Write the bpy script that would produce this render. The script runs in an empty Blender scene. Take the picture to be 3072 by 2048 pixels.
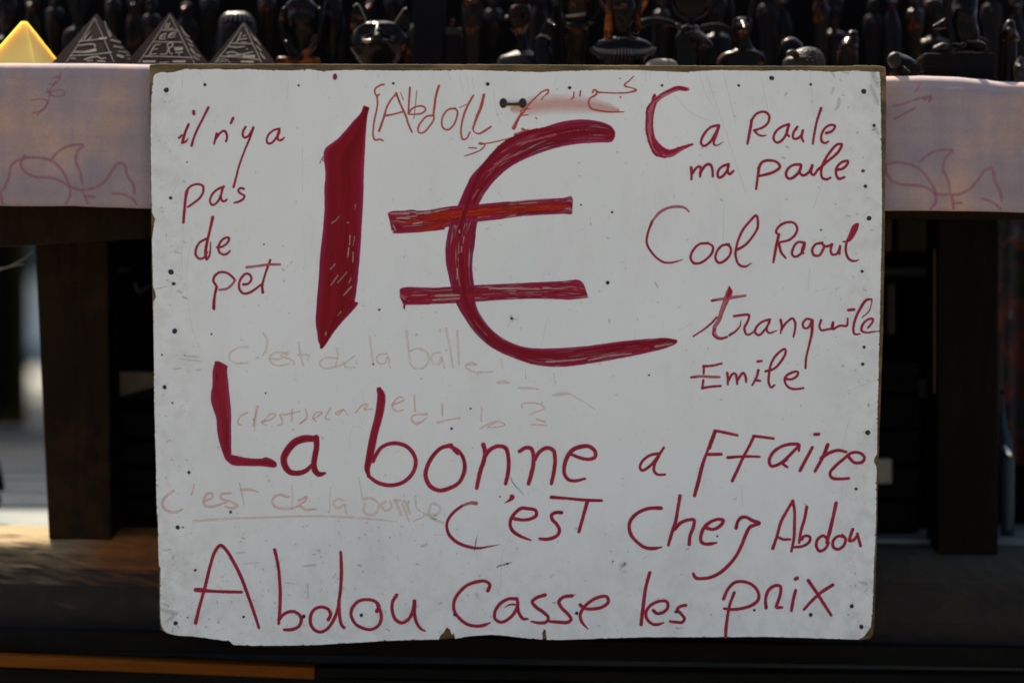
import bpy, bmesh, math, random
from mathutils import Vector, Matrix, noise as mnoise
random.seed(7)
SC = bpy.context.scene
COL = SC.collection
# ------------------------------------------------------------------ camera
D = 2.8            # camera to sign face (sign face lies in the plane Y = 0)
FPX = 6250.0       # focal length in pixels of the 3072 px wide photograph
CZ = 0.80          # camera height above the lower ground
cam_d = bpy.data.cameras.new('camera'); cam = bpy.data.objects.new('camera', cam_d); COL.objects.link(cam)
cam_d.sensor_width = 36.0; cam_d.lens = FPX * 36.0 / 3072.0
cam_d.clip_start = 0.05; cam_d.clip_end = 2000
cam.location = (0, -D, CZ); cam.rotation_euler = (math.radians(90), 0, 0)
cam_d.dof.use_dof = True; cam_d.dof.focus_distance = D - 0.07; cam_d.dof.aperture_fstop = 1.5; cam_d.dof.aperture_blades = 0
SC.camera = cam
# ------------------------------------------------------------------ daylight
SUN_EL, SUN_AZ = math.radians(58), math.radians(-26)    # behind the stall, to the left
SC.world = bpy.data.worlds.new('World'); SC.world.use_nodes = True
wn = SC.world.node_tree; bg = wn.nodes['Background']
sky = wn.nodes.new('ShaderNodeTexSky'); sky.sky_type = 'NISHITA'; sky.sun_disc = False
sky.sun_elevation = SUN_EL; sky.sun_rotation = SUN_AZ; sky.dust_density = 5.0; sky.ozone_density = 0.3; sky.air_density = 0.8
wn.links.new(sky.outputs[0], bg.inputs['Color']); bg.inputs['Strength'].default_value = 0.085
sun_d = bpy.data.lights.new('sun', 'SUN'); sun_d.energy = 5.0; sun_d.angle = math.radians(0.5); sun_d.color = (1.0, 0.87, 0.70)
sun = bpy.data.objects.new('sun', sun_d); COL.objects.link(sun)
to_sun = Vector((math.sin(SUN_AZ) * math.cos(SUN_EL), math.cos(SUN_AZ) * math.cos(SUN_EL), math.sin(SUN_EL)))
sun.rotation_euler = to_sun.to_track_quat('Z', 'Y').to_euler(); sun.location = to_sun * 20
SC.view_settings.view_transform = 'Standard'; SC.view_settings.look = 'None'
SC.view_settings.exposure = 1.42; SC.view_settings.gamma = 1.0

# ------------------------------------------------------------------ helpers
def P(x, y, Y=0.0):
    """a point at depth Y (metres behind the sign face) seen at photo pixel x, y"""
    s = (D + Y) / FPX
    return Vector(((x - 1536) * s, Y, CZ - (y - 1024) * s))
def PX(Y=0.0): return (D + Y) / FPX     # metres per photo pixel at depth Y

def mesh_obj(name, verts, faces, mat=None, parent=None, smooth=False, uvs=None, loc=None, world=True):
    me = bpy.data.meshes.new(name)
    off = Vector(loc) if loc is not None else (Vector(parent['_w']) if parent is not None and '_w' in parent else Vector((0, 0, 0)))
    me.from_pydata([tuple(Vector(v) - off) for v in verts] if world else verts, [], faces)
    if uvs:
        uvl = me.uv_layers.new(name='UVMap')
        for p in me.polygons:
            for li, vi in zip(p.loop_indices, p.vertices): uvl.data[li].uv = uvs[vi]
    if smooth:
        for p in me.polygons: p.use_smooth = True
    if mat: me.materials.append(mat)
    me.update()
    o = bpy.data.objects.new(name, me); COL.objects.link(o)
    if parent is not None:
        o.parent = parent
        if loc is not None: o.location = Vector(loc) - Vector(parent['_w'])
        o['_w'] = tuple(off)
    else:
        o.location = off; o['_w'] = tuple(off)
    return o
def tag(o, label=None, cat=None, group=None, kind=None):
    if label: o['label'] = label
    if cat: o['category'] = cat
    if group: o['group'] = group
    if kind: o['kind'] = kind
    return o
def thing(name, loc, label, cat, group=None):
    o = bpy.data.objects.new(name, None); COL.objects.link(o); o.location = loc; o['_w'] = tuple(loc)
    o.empty_display_size = 0.05
    return tag(o, label, cat, group)

def catmull(pts, step):
    """smooth a polyline of tuples (any dimension); returns dense samples"""
    n = len(pts)
    if n < 3:
        a, b = pts[0], pts[-1]
        L = math.dist(a[:2], b[:2]); k = max(2, int(L / step))
        return [tuple(a[i] + (b[i] - a[i]) * t / k for i in range(len(a))) for t in range(k + 1)]
    out = []
    for i in range(n - 1):
        p0 = pts[i - 1] if i > 0 else tuple(2 * a - b for a, b in zip(pts[0], pts[1]))
        p1, p2 = pts[i], pts[i + 1]
        p3 = pts[i + 2] if i + 2 < n else tuple(2 * a - b for a, b in zip(pts[-1], pts[-2]))
        L = math.dist(p1[:2], p2[:2]); k = max(1, int(L / step))
        # centripetal-ish: limit tangents to segment length
        def tan(a, b, c):
            la = math.dist(a[:2], b[:2]) + 1e-6; lb = math.dist(b[:2], c[:2]) + 1e-6
            return tuple(((b[j] - a[j]) / la + (c[j] - b[j]) / lb) * 0.5 for j in range(len(b)))
        m1 = tuple(v * L for v in tan(p0, p1, p2)); m2 = tuple(v * L for v in tan(p1, p2, p3))
        for t in range(k):
            u = t / k; u2 = u * u; u3 = u2 * u
            out.append(tuple((2*u3-3*u2+1)*p1[j] + (u3-2*u2+u)*m1[j] + (-2*u3+3*u2)*p2[j] + (u3-u2)*m2[j] for j in range(len(p1))))
    out.append(tuple(pts[-1]))
    return out

def ribbon_geo(pts, step=2.0, jitter=0.25):
    """pts: [(x, y, w)] in px.  Returns list of (x,y), faces, uvs, progress for a rounded-cap pen stroke"""
    c = catmull(pts, step)
    q = [c[0]]
    for p in c[1:]:
        if math.dist(p[:2], q[-1][:2]) > step * 0.45: q.append(p)
    if len(q) < 2: q.append((q[0][0] + 0.5, q[0][1], q[0][2]))
    n = len(q); V = []; F = []; U = []; T = []
    rows = []
    def tang(i):
        a = q[max(0, i - 1)]; b = q[min(n - 1, i + 1)]
        d = math.hypot(b[0] - a[0], b[1] - a[1]) or 1
        return ((b[0] - a[0]) / d, (b[1] - a[1]) / d)
    t0 = tang(0); r0 = q[0][2] / 2
    for k in (80, 55, 30):
        a = math.radians(k); rows.append((q[0][0] - t0[0] * r0 * math.sin(a), q[0][1] - t0[1] * r0 * math.sin(a), r0 * math.cos(a), t0))
    for i in range(n): rows.append((q[i][0], q[i][1], q[i][2] / 2, tang(i)))
    t1 = tang(n - 1); r1 = q[-1][2] / 2
    for k in (30, 55, 80):
        a = math.radians(k); rows.append((q[-1][0] + t1[0] * r1 * math.sin(a), q[-1][1] + t1[1] * r1 * math.sin(a), r1 * math.cos(a), t1))
    s = 0; seed = random.random() * 100
    for i, (x, y, r, t) in enumerate(rows):
        if i: s += math.dist((x, y), rows[i - 1][:2])
        nx, ny = -t[1], t[0]
        j1 = jitter * mnoise.noise(Vector((s * 0.12, seed, 0))); j2 = jitter * mnoise.noise(Vector((s * 0.12, seed, 9)))
        V.append((x + nx * (r + j1), y + ny * (r + j1))); V.append((x - nx * (r + j2), y - ny * (r + j2)))
        U += [(s * 0.01 + seed, 0.0), (s * 0.01 + seed, 1.0)]; T += [i / len(rows)] * 2
        if i: a = 2 * (i - 1); F.append((a, a + 1, a + 3, a + 2))
    return V, F, U, T

def two_edge_geo(L, R, step=3.0, cols=1):
    """area between two matched polylines L[i] <-> R[i]"""
    pts = [(a[0], a[1], b[0], b[1]) for a, b in zip(L, R)]
    c = []
    for i in range(len(pts) - 1):
        k = max(1, int(max(math.dist(pts[i][:2], pts[i+1][:2]), math.dist(pts[i][2:], pts[i+1][2:])) / 25))
        c += [(i, t / k) for t in range(k)]
    dense = catmull([p for p in pts], step)
    V = []; F = []; U = []; T = []; s = 0; seed = random.random() * 50
    for i, p in enumerate(dense):
        if i: s += math.dist(((p[0]+p[2])/2, (p[1]+p[3])/2), ((dense[i-1][0]+dense[i-1][2])/2, (dense[i-1][1]+dense[i-1][3])/2))
        j = [0.7 * mnoise.noise(Vector((s * 0.08, seed, k * 7))) for k in range(4)]
        V += [(p[0]+j[0], p[1]+j[1]), (p[2]+j[2], p[3]+j[3])]; U += [(s*0.01+seed, 0), (s*0.01+seed, 1)]; T += [i/len(dense)]*2
        if i: a = 2*(i-1); F.append((a, a+1, a+3, a+2))
    return V, F, U, T

def parse(s, w, ox=0, oy=0, k=3.0):
    out = []
    for tok in s.split():
        v = [float(t) for t in tok.split(',')]
        out.append((ox + v[0] / k, oy + v[1] / k, (v[2] if len(v) > 2 else w) / k))
    return out

# ------------------------------------------------------------------ node helpers
def new_mat(name):
    m = bpy.data.materials.new(name); m.use_nodes = True
    nt = m.node_tree; b = nt.nodes['Principled BSDF']
    return m, nt, b
def nd(nt, t, **kw):
    n = nt.nodes.new(t)
    for k, v in kw.items():
        if k.startswith('i_'): n.inputs[k[2:].replace('_', ' ')].default_value = v
        else: setattr(n, k, v)
    return n
def ramp(nt, fac, stops, interp='LINEAR'):
    r = nt.nodes.new('ShaderNodeValToRGB'); r.color_ramp.interpolation = interp
    e = r.color_ramp.elements
    while len(e) < len(stops): e.new(0.5)
    for i, (p, c) in enumerate(stops):
        e[i].position = p; e[i].color = (c[0], c[1], c[2], 1) if not isinstance(c, (int, float)) else (c, c, c, 1)
    nt.links.new(fac, r.inputs[0]); return r
def tex(nt, scale=5, detail=4, rough=0.5, vec='Object', mapscale=None, dist=0.0):
    tc = nt.nodes.new('ShaderNodeTexCoord'); src = tc.outputs[vec]
    if mapscale:
        mp = nt.nodes.new('ShaderNodeMapping'); mp.inputs['Scale'].default_value = mapscale
        nt.links.new(src, mp.inputs[0]); src = mp.outputs[0]
    n = nt.nodes.new('ShaderNodeTexNoise'); n.inputs['Scale'].default_value = scale
    n.inputs['Detail'].default_value = detail; n.inputs['Roughness'].default_value = rough; n.inputs['Distortion'].default_value = dist
    nt.links.new(src, n.inputs['Vector']); return n
def mix(nt, fac, a, b, mode='MIX'):
    m = nt.nodes.new('ShaderNodeMix'); m.data_type = 'RGBA'; m.blend_type = mode
    for sock, v in ((m.inputs[0], fac), (m.inputs[6], a), (m.inputs[7], b)):
        if hasattr(v, 'links'): nt.links.new(v, sock)
        elif isinstance(v, (int, float)): sock.default_value = v
        else: sock.default_value = (v[0], v[1], v[2], 1)
    return m.outputs[2]
def mth(nt, op, a, b=None):
    m = nt.nodes.new('ShaderNodeMath'); m.operation = op
    for i, v in enumerate((a, b)):
        if v is None: continue
        if hasattr(v, 'links'): nt.links.new(v, m.inputs[i])
        else: m.inputs[i].default_value = v
    return m.outputs[0]

def ink(name, centre, edge, gap=0.30, alpha=0.97, streak=7.0, dark=0.5, soft=False, ul=1.0, floor=0.10, e0=0.5, e1=0.98):
    """felt-pen ink: UV u runs along the stroke (1 = 100 px), v across it"""
    m, nt, b = new_mat(name)
    tc = nt.nodes.new('ShaderNodeTexCoord'); sp = nt.nodes.new('ShaderNodeSeparateXYZ'); nt.links.new(tc.outputs['UV'], sp.inputs[0])
    v = sp.outputs[1]
    d = mth(nt, 'MULTIPLY', mth(nt, 'ABSOLUTE', mth(nt, 'SUBTRACT', v, 0.5)), 2.0)      # 0 centre .. 1 edge
    cb = nt.nodes.new('ShaderNodeCombineXYZ')
    nt.links.new(mth(nt, 'MULTIPLY', sp.outputs[0], ul), cb.inputs[0]); nt.links.new(mth(nt, 'MULTIPLY', v, streak), cb.inputs[1])
    n1 = nt.nodes.new('ShaderNodeTexNoise'); n1.inputs['Scale'].default_value = 1.0; n1.inputs['Detail'].default_value = 3; nt.links.new(cb.outputs[0], n1.inputs['Vector'])
    n2 = nt.nodes.new('ShaderNodeTexNoise'); n2.inputs['Scale'].default_value = 2.1; n2.inputs['Detail'].default_value = 2; nt.links.new(cb.outputs[0], n2.inputs['Vector'])
    ed = ramp(nt, d, [(e0, 0.0), (e1, 1.0)])
    c = mix(nt, ed.outputs[0], centre, edge)
    dk = ramp(nt, n1.outputs['Fac'], [(0.35, dark), (0.62, 1.0)])
    c = mix(nt, 1.0, c, dk.outputs[0], 'MULTIPLY')
    nt.links.new(c, b.inputs['Base Color']); b.inputs['Roughness'].default_value = 0.5
    b.inputs['Specular IOR Level'].default_value = 0.06
    g = ramp(nt, n2.outputs['Fac'], [(gap, floor), (gap + 0.09, alpha)])
    a = g.outputs[0]
    if soft:
        a = mth(nt, 'MULTIPLY', a, ramp(nt, d, [(0.1, 1.0), (1.0, 0.0)]).outputs[0])
    nt.links.new(a, b.inputs['Alpha'])
    return m
# albedos: about twice the photo's linear values, the board being ~0.75
INK = {
 'dark':  ink('ink_dark_red', (0.40, 0.026, 0.050), (0.46, 0.056, 0.145), gap=0.14, alpha=0.94, dark=0.60, ul=1.1, streak=2.5, floor=0.6),
 'thick': ink('ink_dark_red_brushed', (0.32, 0.019, 0.034), (0.39, 0.040, 0.115), gap=0.22, alpha=0.97, dark=0.65, streak=5, ul=0.6),
 'one':   ink('ink_maroon', (0.235, 0.010, 0.017), (0.35, 0.026, 0.085), gap=0.16, alpha=0.985, dark=0.74, streak=6, ul=0.22, e0=0.72, floor=0.5),
 'euro':  ink('ink_crimson', (0.28, 0.014, 0.030), (0.36, 0.032, 0.105), gap=0.33, alpha=0.97, dark=0.58, streak=7, ul=0.45, floor=0.45, e0=0.6),
 'bar':   ink('ink_crimson_streaky', (0.34, 0.018, 0.038), (0.36, 0.030, 0.10), gap=0.36, alpha=0.97, dark=0.55, streak=6, ul=0.6, floor=0.35, e0=0.6),
 'orange': ink('ink_orange_red', (0.50, 0.034, 0.010), (0.40, 0.022, 0.014), gap=0.40, alpha=0.92, dark=0.62, streak=4, ul=0.6, floor=0.3),
 'verm':  ink('ink_vermilion', (0.50, 0.085, 0.062), (0.58, 0.17, 0.14), gap=0.25, alpha=0.88, dark=0.85, floor=0.6),
 'vermthin': ink('ink_vermilion_thin', (0.52, 0.14, 0.11), (0.60, 0.26, 0.22), gap=0.30, alpha=0.65, dark=0.9),
 'light': ink('ink_washed_red', (0.50, 0.13, 0.16), (0.38, 0.060, 0.115), gap=0.36, alpha=0.88, dark=0.85, streak=4, ul=0.6, floor=0.4),
 'ghost': ink('ink_ghost_beige', (0.80, 0.63, 0.50), (0.76, 0.64, 0.54), gap=0.36, alpha=0.42, dark=0.97),
 'pink':  ink('ink_ghost_pink', (0.80, 0.46, 0.36), (0.78, 0.55, 0.46), gap=0.40, alpha=0.48, dark=0.93),
 'smear': ink('ink_smear', (0.72, 0.36, 0.29), (0.72, 0.40, 0.33), gap=0.25, alpha=0.58, dark=0.93, soft=True, streak=2, ul=0.4, floor=0.5),
 'dirt':  ink('dirt_smear', (0.16, 0.15, 0.12), (0.25, 0.24, 0.2), gap=0.44, alpha=0.34, dark=0.7, soft=True, streak=4, ul=6),
 'scratch': ink('scratch', (0.36, 0.35, 0.37), (0.45, 0.45, 0.45), gap=0.42, alpha=0.17, dark=0.9),
 'crack': ink('scratch_dark', (0.14, 0.14, 0.15), (0.25, 0.25, 0.25), gap=0.34, alpha=0.6, dark=0.9),
}
# ================================================================== THE SIGN
def mat_board():
    m, nt, b = new_mat('white_laminate')
    n = tex(nt, 3.0, 5, 0.6); base = ramp(nt, n.outputs['Fac'], [(0.3, (0.71, 0.755, 0.705)), (0.7, (0.765, 0.81, 0.76))]).outputs[0]
    n2 = tex(nt, 90, 3, 0.6); sp = ramp(nt, n2.outputs['Fac'], [(0.66, 0.0), (0.78, 0.35)])
    base = mix(nt, sp.outputs[0], base, (0.36, 0.34, 0.33))
    n3 = tex(nt, 14, 6, 0.75, mapscale=(1, 1, 0.35)); gr = ramp(nt, n3.outputs['Fac'], [(0.52, 0.0), (0.8, 0.28)])
    base = mix(nt, gr.outputs[0], base, (0.50, 0.49, 0.46))
    # grime creeping in from the bottom edge (generated z) and the sides
    tc = nt.nodes.new('ShaderNodeTexCoord'); s = nt.nodes.new('ShaderNodeSeparateXYZ'); nt.links.new(tc.outputs['Generated'], s.inputs[0])
    dx = mth(nt, 'ABSOLUTE', mth(nt, 'SUBTRACT', s.outputs[0], 0.5)); low = mth(nt, 'SUBTRACT', 1.0, s.outputs[2])
    e = mth(nt, 'ADD', ramp(nt, dx, [(0.40, 0.0), (0.5, 0.5)]).outputs[0], ramp(nt, low, [(0.7, 0.0), (1.0, 0.45)]).outputs[0])
    n4 = tex(nt, 40, 5, 0.7); e = mth(nt, 'MULTIPLY', e, ramp(nt, n4.outputs['Fac'], [(0.42, 0.0), (0.72, 0.75)]).outputs[0])
    base = mix(nt, e, base, (0.36, 0.34, 0.30))
    nt.links.new(base, b.inputs['Base Color']); b.inputs['Roughness'].default_value = 0.42; b.inputs['Specular IOR Level'].default_value = 0.3
    bp = nd(nt, 'ShaderNodeBump'); bp.inputs['Strength'].default_value = 0.05; bp.inputs['Distance'].default_value = 0.001
    nt.links.new(tex(nt, 25, 3).outputs['Fac'], bp.inputs['Height']); nt.links.new(bp.outputs[0], b.inputs['Normal'])
    return m
def mat_core():
    m, nt, b = new_mat('raw_board_edge')
    n = tex(nt, 60, 5, 0.7, mapscale=(0.25, 1, 1.0))
    c = ramp(nt, n.outputs['Fac'], [(0.3, (0.035, 0.020, 0.007)), (0.5, (0.105, 0.068, 0.020)), (0.75, (0.24, 0.17, 0.06))]).outputs[0]
    nt.links.new(c, b.inputs['Base Color']); b.inputs['Roughness'].default_value = 0.85
    bp = nd(nt, 'ShaderNodeBump'); bp.inputs['Strength'].default_value = 0.5; bp.inputs['Distance'].default_value = 0.002
    nt.links.new(n.outputs['Fac'], bp.inputs['Height']); nt.links.new(bp.outputs[0], b.inputs['Normal'])
    return m
M_BOARD, M_CORE = mat_board(), mat_core()
def simple(name, col, rough=0.7, var=0.25, scale=30, spec=0.3, metal=0.0, bump=0.0):
    m, nt, b = new_mat(name); n = tex(nt, scale, 4, 0.6)
    c = ramp(nt, n.outputs['Fac'], [(0.3, tuple(x * (1 - var) for x in col)), (0.7, tuple(min(1, x * (1 + var)) for x in col))]).outputs[0]
    nt.links.new(c, b.inputs['Base Color']); b.inputs['Roughness'].default_value = rough; b.inputs['Metallic'].default_value = metal
    b.inputs['Specular IOR Level'].default_value = spec
    if bump:
        bp = nd(nt, 'ShaderNodeBump'); bp.inputs['Strength'].default_value = bump; bp.inputs['Distance'].default_value = 0.003
        nt.links.new(n.outputs['Fac'], bp.inputs['Height']); nt.links.new(bp.outputs[0], b.inputs['Normal'])
    return m
M_HOLE = simple('hole_shade_tone', (0.035, 0.030, 0.045), 0.9)  # near-black colour painted for the shade inside the holes
M_RUST = simple('rusty_wire', (0.09, 0.035, 0.015), 0.6, 0.6, 400, 0.4, 0.6)
M_REDDOT = simple('red_dot', (0.22, 0.02, 0.07), 0.6)

SIGN = thing('price_sign', P(1545, 1920, 0.01), 'white board with "1€" and French slogans hand-lettered in dark red marker', 'sign')
lam = '460,232 466,222 480,217 500,217 517,218 557,207 600,209 650,207 683,210 740,207 800,211 880,212 930,208 960,214 1000,212 1070,210 1180,212 1293,212 1400,210 1500,213 1617,217 1700,213 1834,210 1920,211 2047,217 2150,211 2300,213 2400,211 2500,216 2567,212 2600,215 2638,216 2641,240 2642,300 2643,350 2645,500 2646,630 2645,700 2642,850 2640,930 2638,1000 2635,1167 2633,1200 2631,1360 2624,1372 2622,1382 2625,1392 2630,1400 2629,1500 2627,1600 2622,1700 2619,1800 2616,1850 2612,1880 2600,1897 2590,1910 2575,1917 2500,1915 2412,1912 2300,1909 2272,1909 2100,1910 1942,1910 1806,1914 1690,1918 1640,1918 1637,1890 1630,1886 1627,1917 1600,1915 1568,1912 1500,1904 1470,1903 1400,1908 1365,1915 1362,1898 1355,1903 1350,1888 1344,1882 1338,1884 1330,1898 1322,1904 1316,1917 1250,1918 1150,1921 1100,1925 1040,1928 990,1931 938,1934 850,1935 751,1936 700,1933 688,1922 640,1916 583,1908 530,1905 505,1899 490,1888 483,1872 481,1850 480,1800 481,1740 482,1706 477,1700 475,1650 474,1600 474,1560 471,1540 469,1500 468,1400 465,1300 463,1200 462,1100 461,1000 460,905 468,890 464,870 459,860 458,800 456,720 462,672 464,655 456,640 455,600 453,500 452,400 453,320 456,270'
core = '447,194 470,191 900,192 1500,193 2100,197 2560,198 2564,196 2640,197 2658,202 2660,230 2659,400 2656,640 2654,800 2650,1000 2643,1200 2636,1400 2632,1600 2628,1750 2624,1860 2620,1905 2612,1915 2590,1919 2500,1916.5 2412,1913.5 2272,1910.5 2100,1911.5 1942,1911.5 1806,1915.5 1690,1919.5 1568,1913.5 1500,1905.5 1470,1904.5 1400,1909.5 1312,1918.5 1150,1922.5 1040,1929.5 938,1935.5 751,1937.5 700,1934.5 688,1923.5 583,1909.5 530,1906.5 500,1900 484,1890 479,1872 477,1850 476,1700 470,1560 466,1400 461,1200 459,1000 456,900 454,800 453,650 450,500 447,300'
def outline(s, jit, step=4.0, bigp=0.0):
    pts = [tuple(float(a) for a in t.split(',')) for t in s.split()]
    out = []; n = len(pts)
    for i in range(n):
        a, b = pts[i], pts[(i + 1) % n]; L = math.dist(a, b); k = max(1, int(L / step))
        nx, ny = (b[1] - a[1]) / (L or 1), -(b[0] - a[0]) / (L or 1)   # outward for clockwise in y-down
        for t in range(k):
            u = t / k; j = jit * (mnoise.noise(Vector((i * 1.7 + u * L * 0.13, 3.1, 0))) * 0.9 + random.uniform(-.5, .35))
            if random.random() < bigp: j -= random.uniform(1.0, 3.2)
            out.append((a[0] + (b[0] - a[0]) * u + nx * j, a[1] + (b[1] - a[1]) * u + ny * j))
    return out
def slab(name, ol, y0, y1, mat, parent, bevel=0.0):
    bm = bmesh.new(); W = Vector(parent['_w'])
    vs = [bm.verts.new(P(x, y, 0) + Vector((0, y0, 0)) - W) for x, y in ol]
    f = bm.faces.new(vs); bmesh.ops.recalc_face_normals(bm, faces=[f])
    if f.normal.y > 0: bmesh.ops.reverse_faces(bm, faces=[f])
    r = bmesh.ops.extrude_face_region(bm, geom=[f])
    for g in r['geom']:
        if isinstance(g, bmesh.types.BMVert): g.co.y += (y1 - y0)
    bmesh.ops.recalc_face_normals(bm, faces=bm.faces)
    me = bpy.data.meshes.new(name); bm.to_mesh(me); bm.free(); me.materials.append(mat)
    o = bpy.data.objects.new(name, me); COL.objects.link(o); o.parent = parent; o['_w'] = parent['_w']
    if bevel:
        bv = o.modifiers.new('bevel', 'BEVEL'); bv.width = bevel; bv.segments = 2; bv.limit_method = 'ANGLE'
    return o
slab('painted_face', outline(lam, 1.6, 4.0, 0.05), 0.0, 0.0016, M_BOARD, SIGN)
slab('board_core', outline(core, 0.8, 12.0), 0.0018, 0.0135, M_CORE, SIGN, 0.0012)

LAY = [0]
def put(name, geos, mat, label=None, parent=None, base=0.00012):
    """join pen strokes of one word into one flat part lying on the sign face"""
    parent = parent or SIGN
    V = []; F = []; U = []
    for g in geos:
        LAY[0] = (LAY[0] + 1) % 16; z0 = base + LAY[0] * 0.000022
        v, f, u, t = g; o = len(V)
        V += [P(x, y, 0) - Vector((0, z0 + tt * 0.000018, 0)) for (x, y), tt in zip(v, t)]
        F += [tuple(i + o for i in ff) for ff in f]; U += u
    ob = mesh_obj(name, V, F, mat, parent, uvs=U)
    if label: ob['label'] = label
    return ob
def word(label, mat, strokes, ox, oy, w=26, k=3.0, wk=0.98, jit=0.35, stuff=False):
    gs = []; paths = []
    for s in strokes.split(';'):
        if s.strip():
            p = [(a, b, c * wk) for a, b, c in parse(s, w, ox, oy, k)]
            p = [(x, y, ww * (1.10 if i == 0 and len(p) > 2 else 0.86 if i == len(p) - 1 and len(p) > 2 else random.uniform(0.93, 1.05))) for i, (x, y, ww) in enumerate(p)]
            gs.append(ribbon_geo(p, jitter=jit * 1.5)); paths.append(catmull(p, 2.5))
    if stuff:
        o = put('bare_streaks', gs, INK[mat], label); o['kind'] = 'stuff'; return
    # strokes that touch make one letter
    n = len(gs); par = list(range(n))
    def root(i):
        while par[i] != i: i = par[i]
        return i
    for i in range(n):
        for j in range(i):
            if root(i) != root(j) and any(math.dist(p[:2], q[:2]) < (p[2] + q[2]) * 0.5 for p in paths[i] for q in paths[j]): par[root(i)] = root(j)
    for r in sorted({root(i) for i in range(n)}):
        put('letter', [gs[i] for i in range(n) if root(i) == r], INK[mat], ('letter of the ' if ('word' in label or 'name' in label) else '') + label)
def area(label, mat, L, R, ox=0, oy=0, k=1.0, name='lettering'):
    l = [(a, b) for a, b, c in parse(L, 1, ox, oy, k)]; r = [(a, b) for a, b, c in parse(R, 1, ox, oy, k)]
    assert len(l) == len(r), (label, len(l), len(r))
    return put(name, [two_edge_geo(l, r)], INK[mat], label)

# --- ghosts of older, wiped-off writing first (lowest layers)
word('faint wiped words "c\'est de la balle"', 'ghost', '430,240 340,250 270,300 265,350 310,385 430,385; 575,120 605,190 590,270 565,320; 640,350 720,350 790,300 740,290 660,300 625,340 650,390 720,410 800,390; 790,290 730,320 840,370 850,400; 890,200 900,300 930,410; 880,310 985,315; 1235,260 1240,340 1220,410; 1230,340 1120,345 1075,390 1110,430 1200,425 1290,395 1360,345 1390,320; 1290,380 1310,420 1395,425; 1530,150 1540,250 1555,390; 1680,300 1600,320 1600,380 1660,390 1690,330 1710,430; 1860,95 1870,200 1890,390; 1885,280 1960,255 2040,290 2060,360 2010,430 1930,430 1890,390; 2160,290 2090,310 2090,380 2150,400 2170,330 2200,430; 2215,75 2250,250 2275,430; 2315,95 2325,250 2330,400; 2400,400 2490,400 2430,380 2390,410 2450,460 2550,470 2635,465', 600, 960, 19)
word('faint wiped exclamation marks and dashes', 'ghost', '730,560,26 790,558,40 840,565,14; 920,610,20 1000,612,26 1100,620,18; 1225,675,18 1300,665,40 1370,660,26; 1370,660,14 1480,720,9 1605,800,9; 760,340 770,440; 975,440 985,530; 1235,480 1245,570', 1250, 960, 10)
word('faint wiped pinkish words', 'pink', '430,830 360,870 345,930 375,945; 510,775,18 500,880,22 490,1000,8; 530,770,10 495,870,14 480,950,24; 560,915,20 640,890,20 680,850,18 640,840,16 590,890 550,920 600,945; 760,850 720,850 740,900 735,930 695,950; 830,800 825,910;760,850 850,830 900,820; 950,800 960,880 900,930 890,940 950,890; 1020,890 1100,830 1050,830 1015,880 1045,910; 1175,790 1130,890 1165,895; 1290,800 1220,840 1240,850 1290,810 1330,850; 1400,830 1470,760 1510,760 1480,800 1550,800; 1730,760,22 1790,740,22 1835,715,18 1800,690,18 1750,730,20 1730,790,20 1780,820 1830,805; 1930,680 1935,820; 2040,845,22 1920,860,18 1900,890,20 1950,930,26 2040,880,16; 2180,750 2183,860; 2140,920,22 2220,900,16 2340,880,20', 600, 960, 17)
word('faint wiped pinkish marks ending in a question mark', 'pink', '585,775 580,910; 570,975 650,930 720,910 795,940 740,960 640,960 720,915; 950,790 945,760 1040,745 1120,760 1150,790 1060,830 1015,850; 1080,890,20 1155,915,20; 1030,938 1170,948', 1250, 960, 14)
word('faint wiped underlined words "c\'est de la bombe"', 'pink', '210,215 150,260 115,310 125,370 180,405 240,405 290,380; 400,155,12 375,250,14; 490,310 560,270 560,240 520,240 485,290 490,340 540,360 620,340 690,315; 720,235,28 640,250 640,280 720,310 790,350 740,370,28 680,355; 805,145,12 830,250,12 850,350,10; 820,205,26 900,205,28 980,225,14; 1280,160,10 1280,360,8; 1240,270,26 1160,250 1105,290 1110,340 1160,370 1260,375 1340,350; 1340,300 1410,270 1400,300 1350,340 1390,380 1480,380', 450, 1400, 26)
word('faint wiped words ending in "la bombe"', 'ghost', '1625,180,10 1615,400,10; 1740,300 1680,290 1650,330 1690,370 1750,340 1765,420; 1880,90,10 1910,290,14; 1920,290 1990,280 2060,340 2010,430 1930,410 1930,330; 2120,310 2080,340 2110,390 2170,370 2160,310; 2210,300 2260,430; 2200,300 2290,310 2340,420; 2270,330,26 2330,480,28; 2390,260,16 2400,370,16 2470,430,16 2370,490,16; 2470,430 2590,420 2610,360 2540,330 2510,430 2550,470 2640,500', 450, 1400, 25)
word('faint wiped underline', 'ghost', '390,487 700,465 1000,455 1300,445 1600,445 1900,460 2230,493,14', 450, 1400, 24)
word('pink smear of wiped marker', 'smear', '1500,380,110 1620,360,190 1750,345,220 1850,335,220 2000,340,200 2150,350,170 2300,370,130 2400,390,70', 1050, 200, 120)

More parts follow.
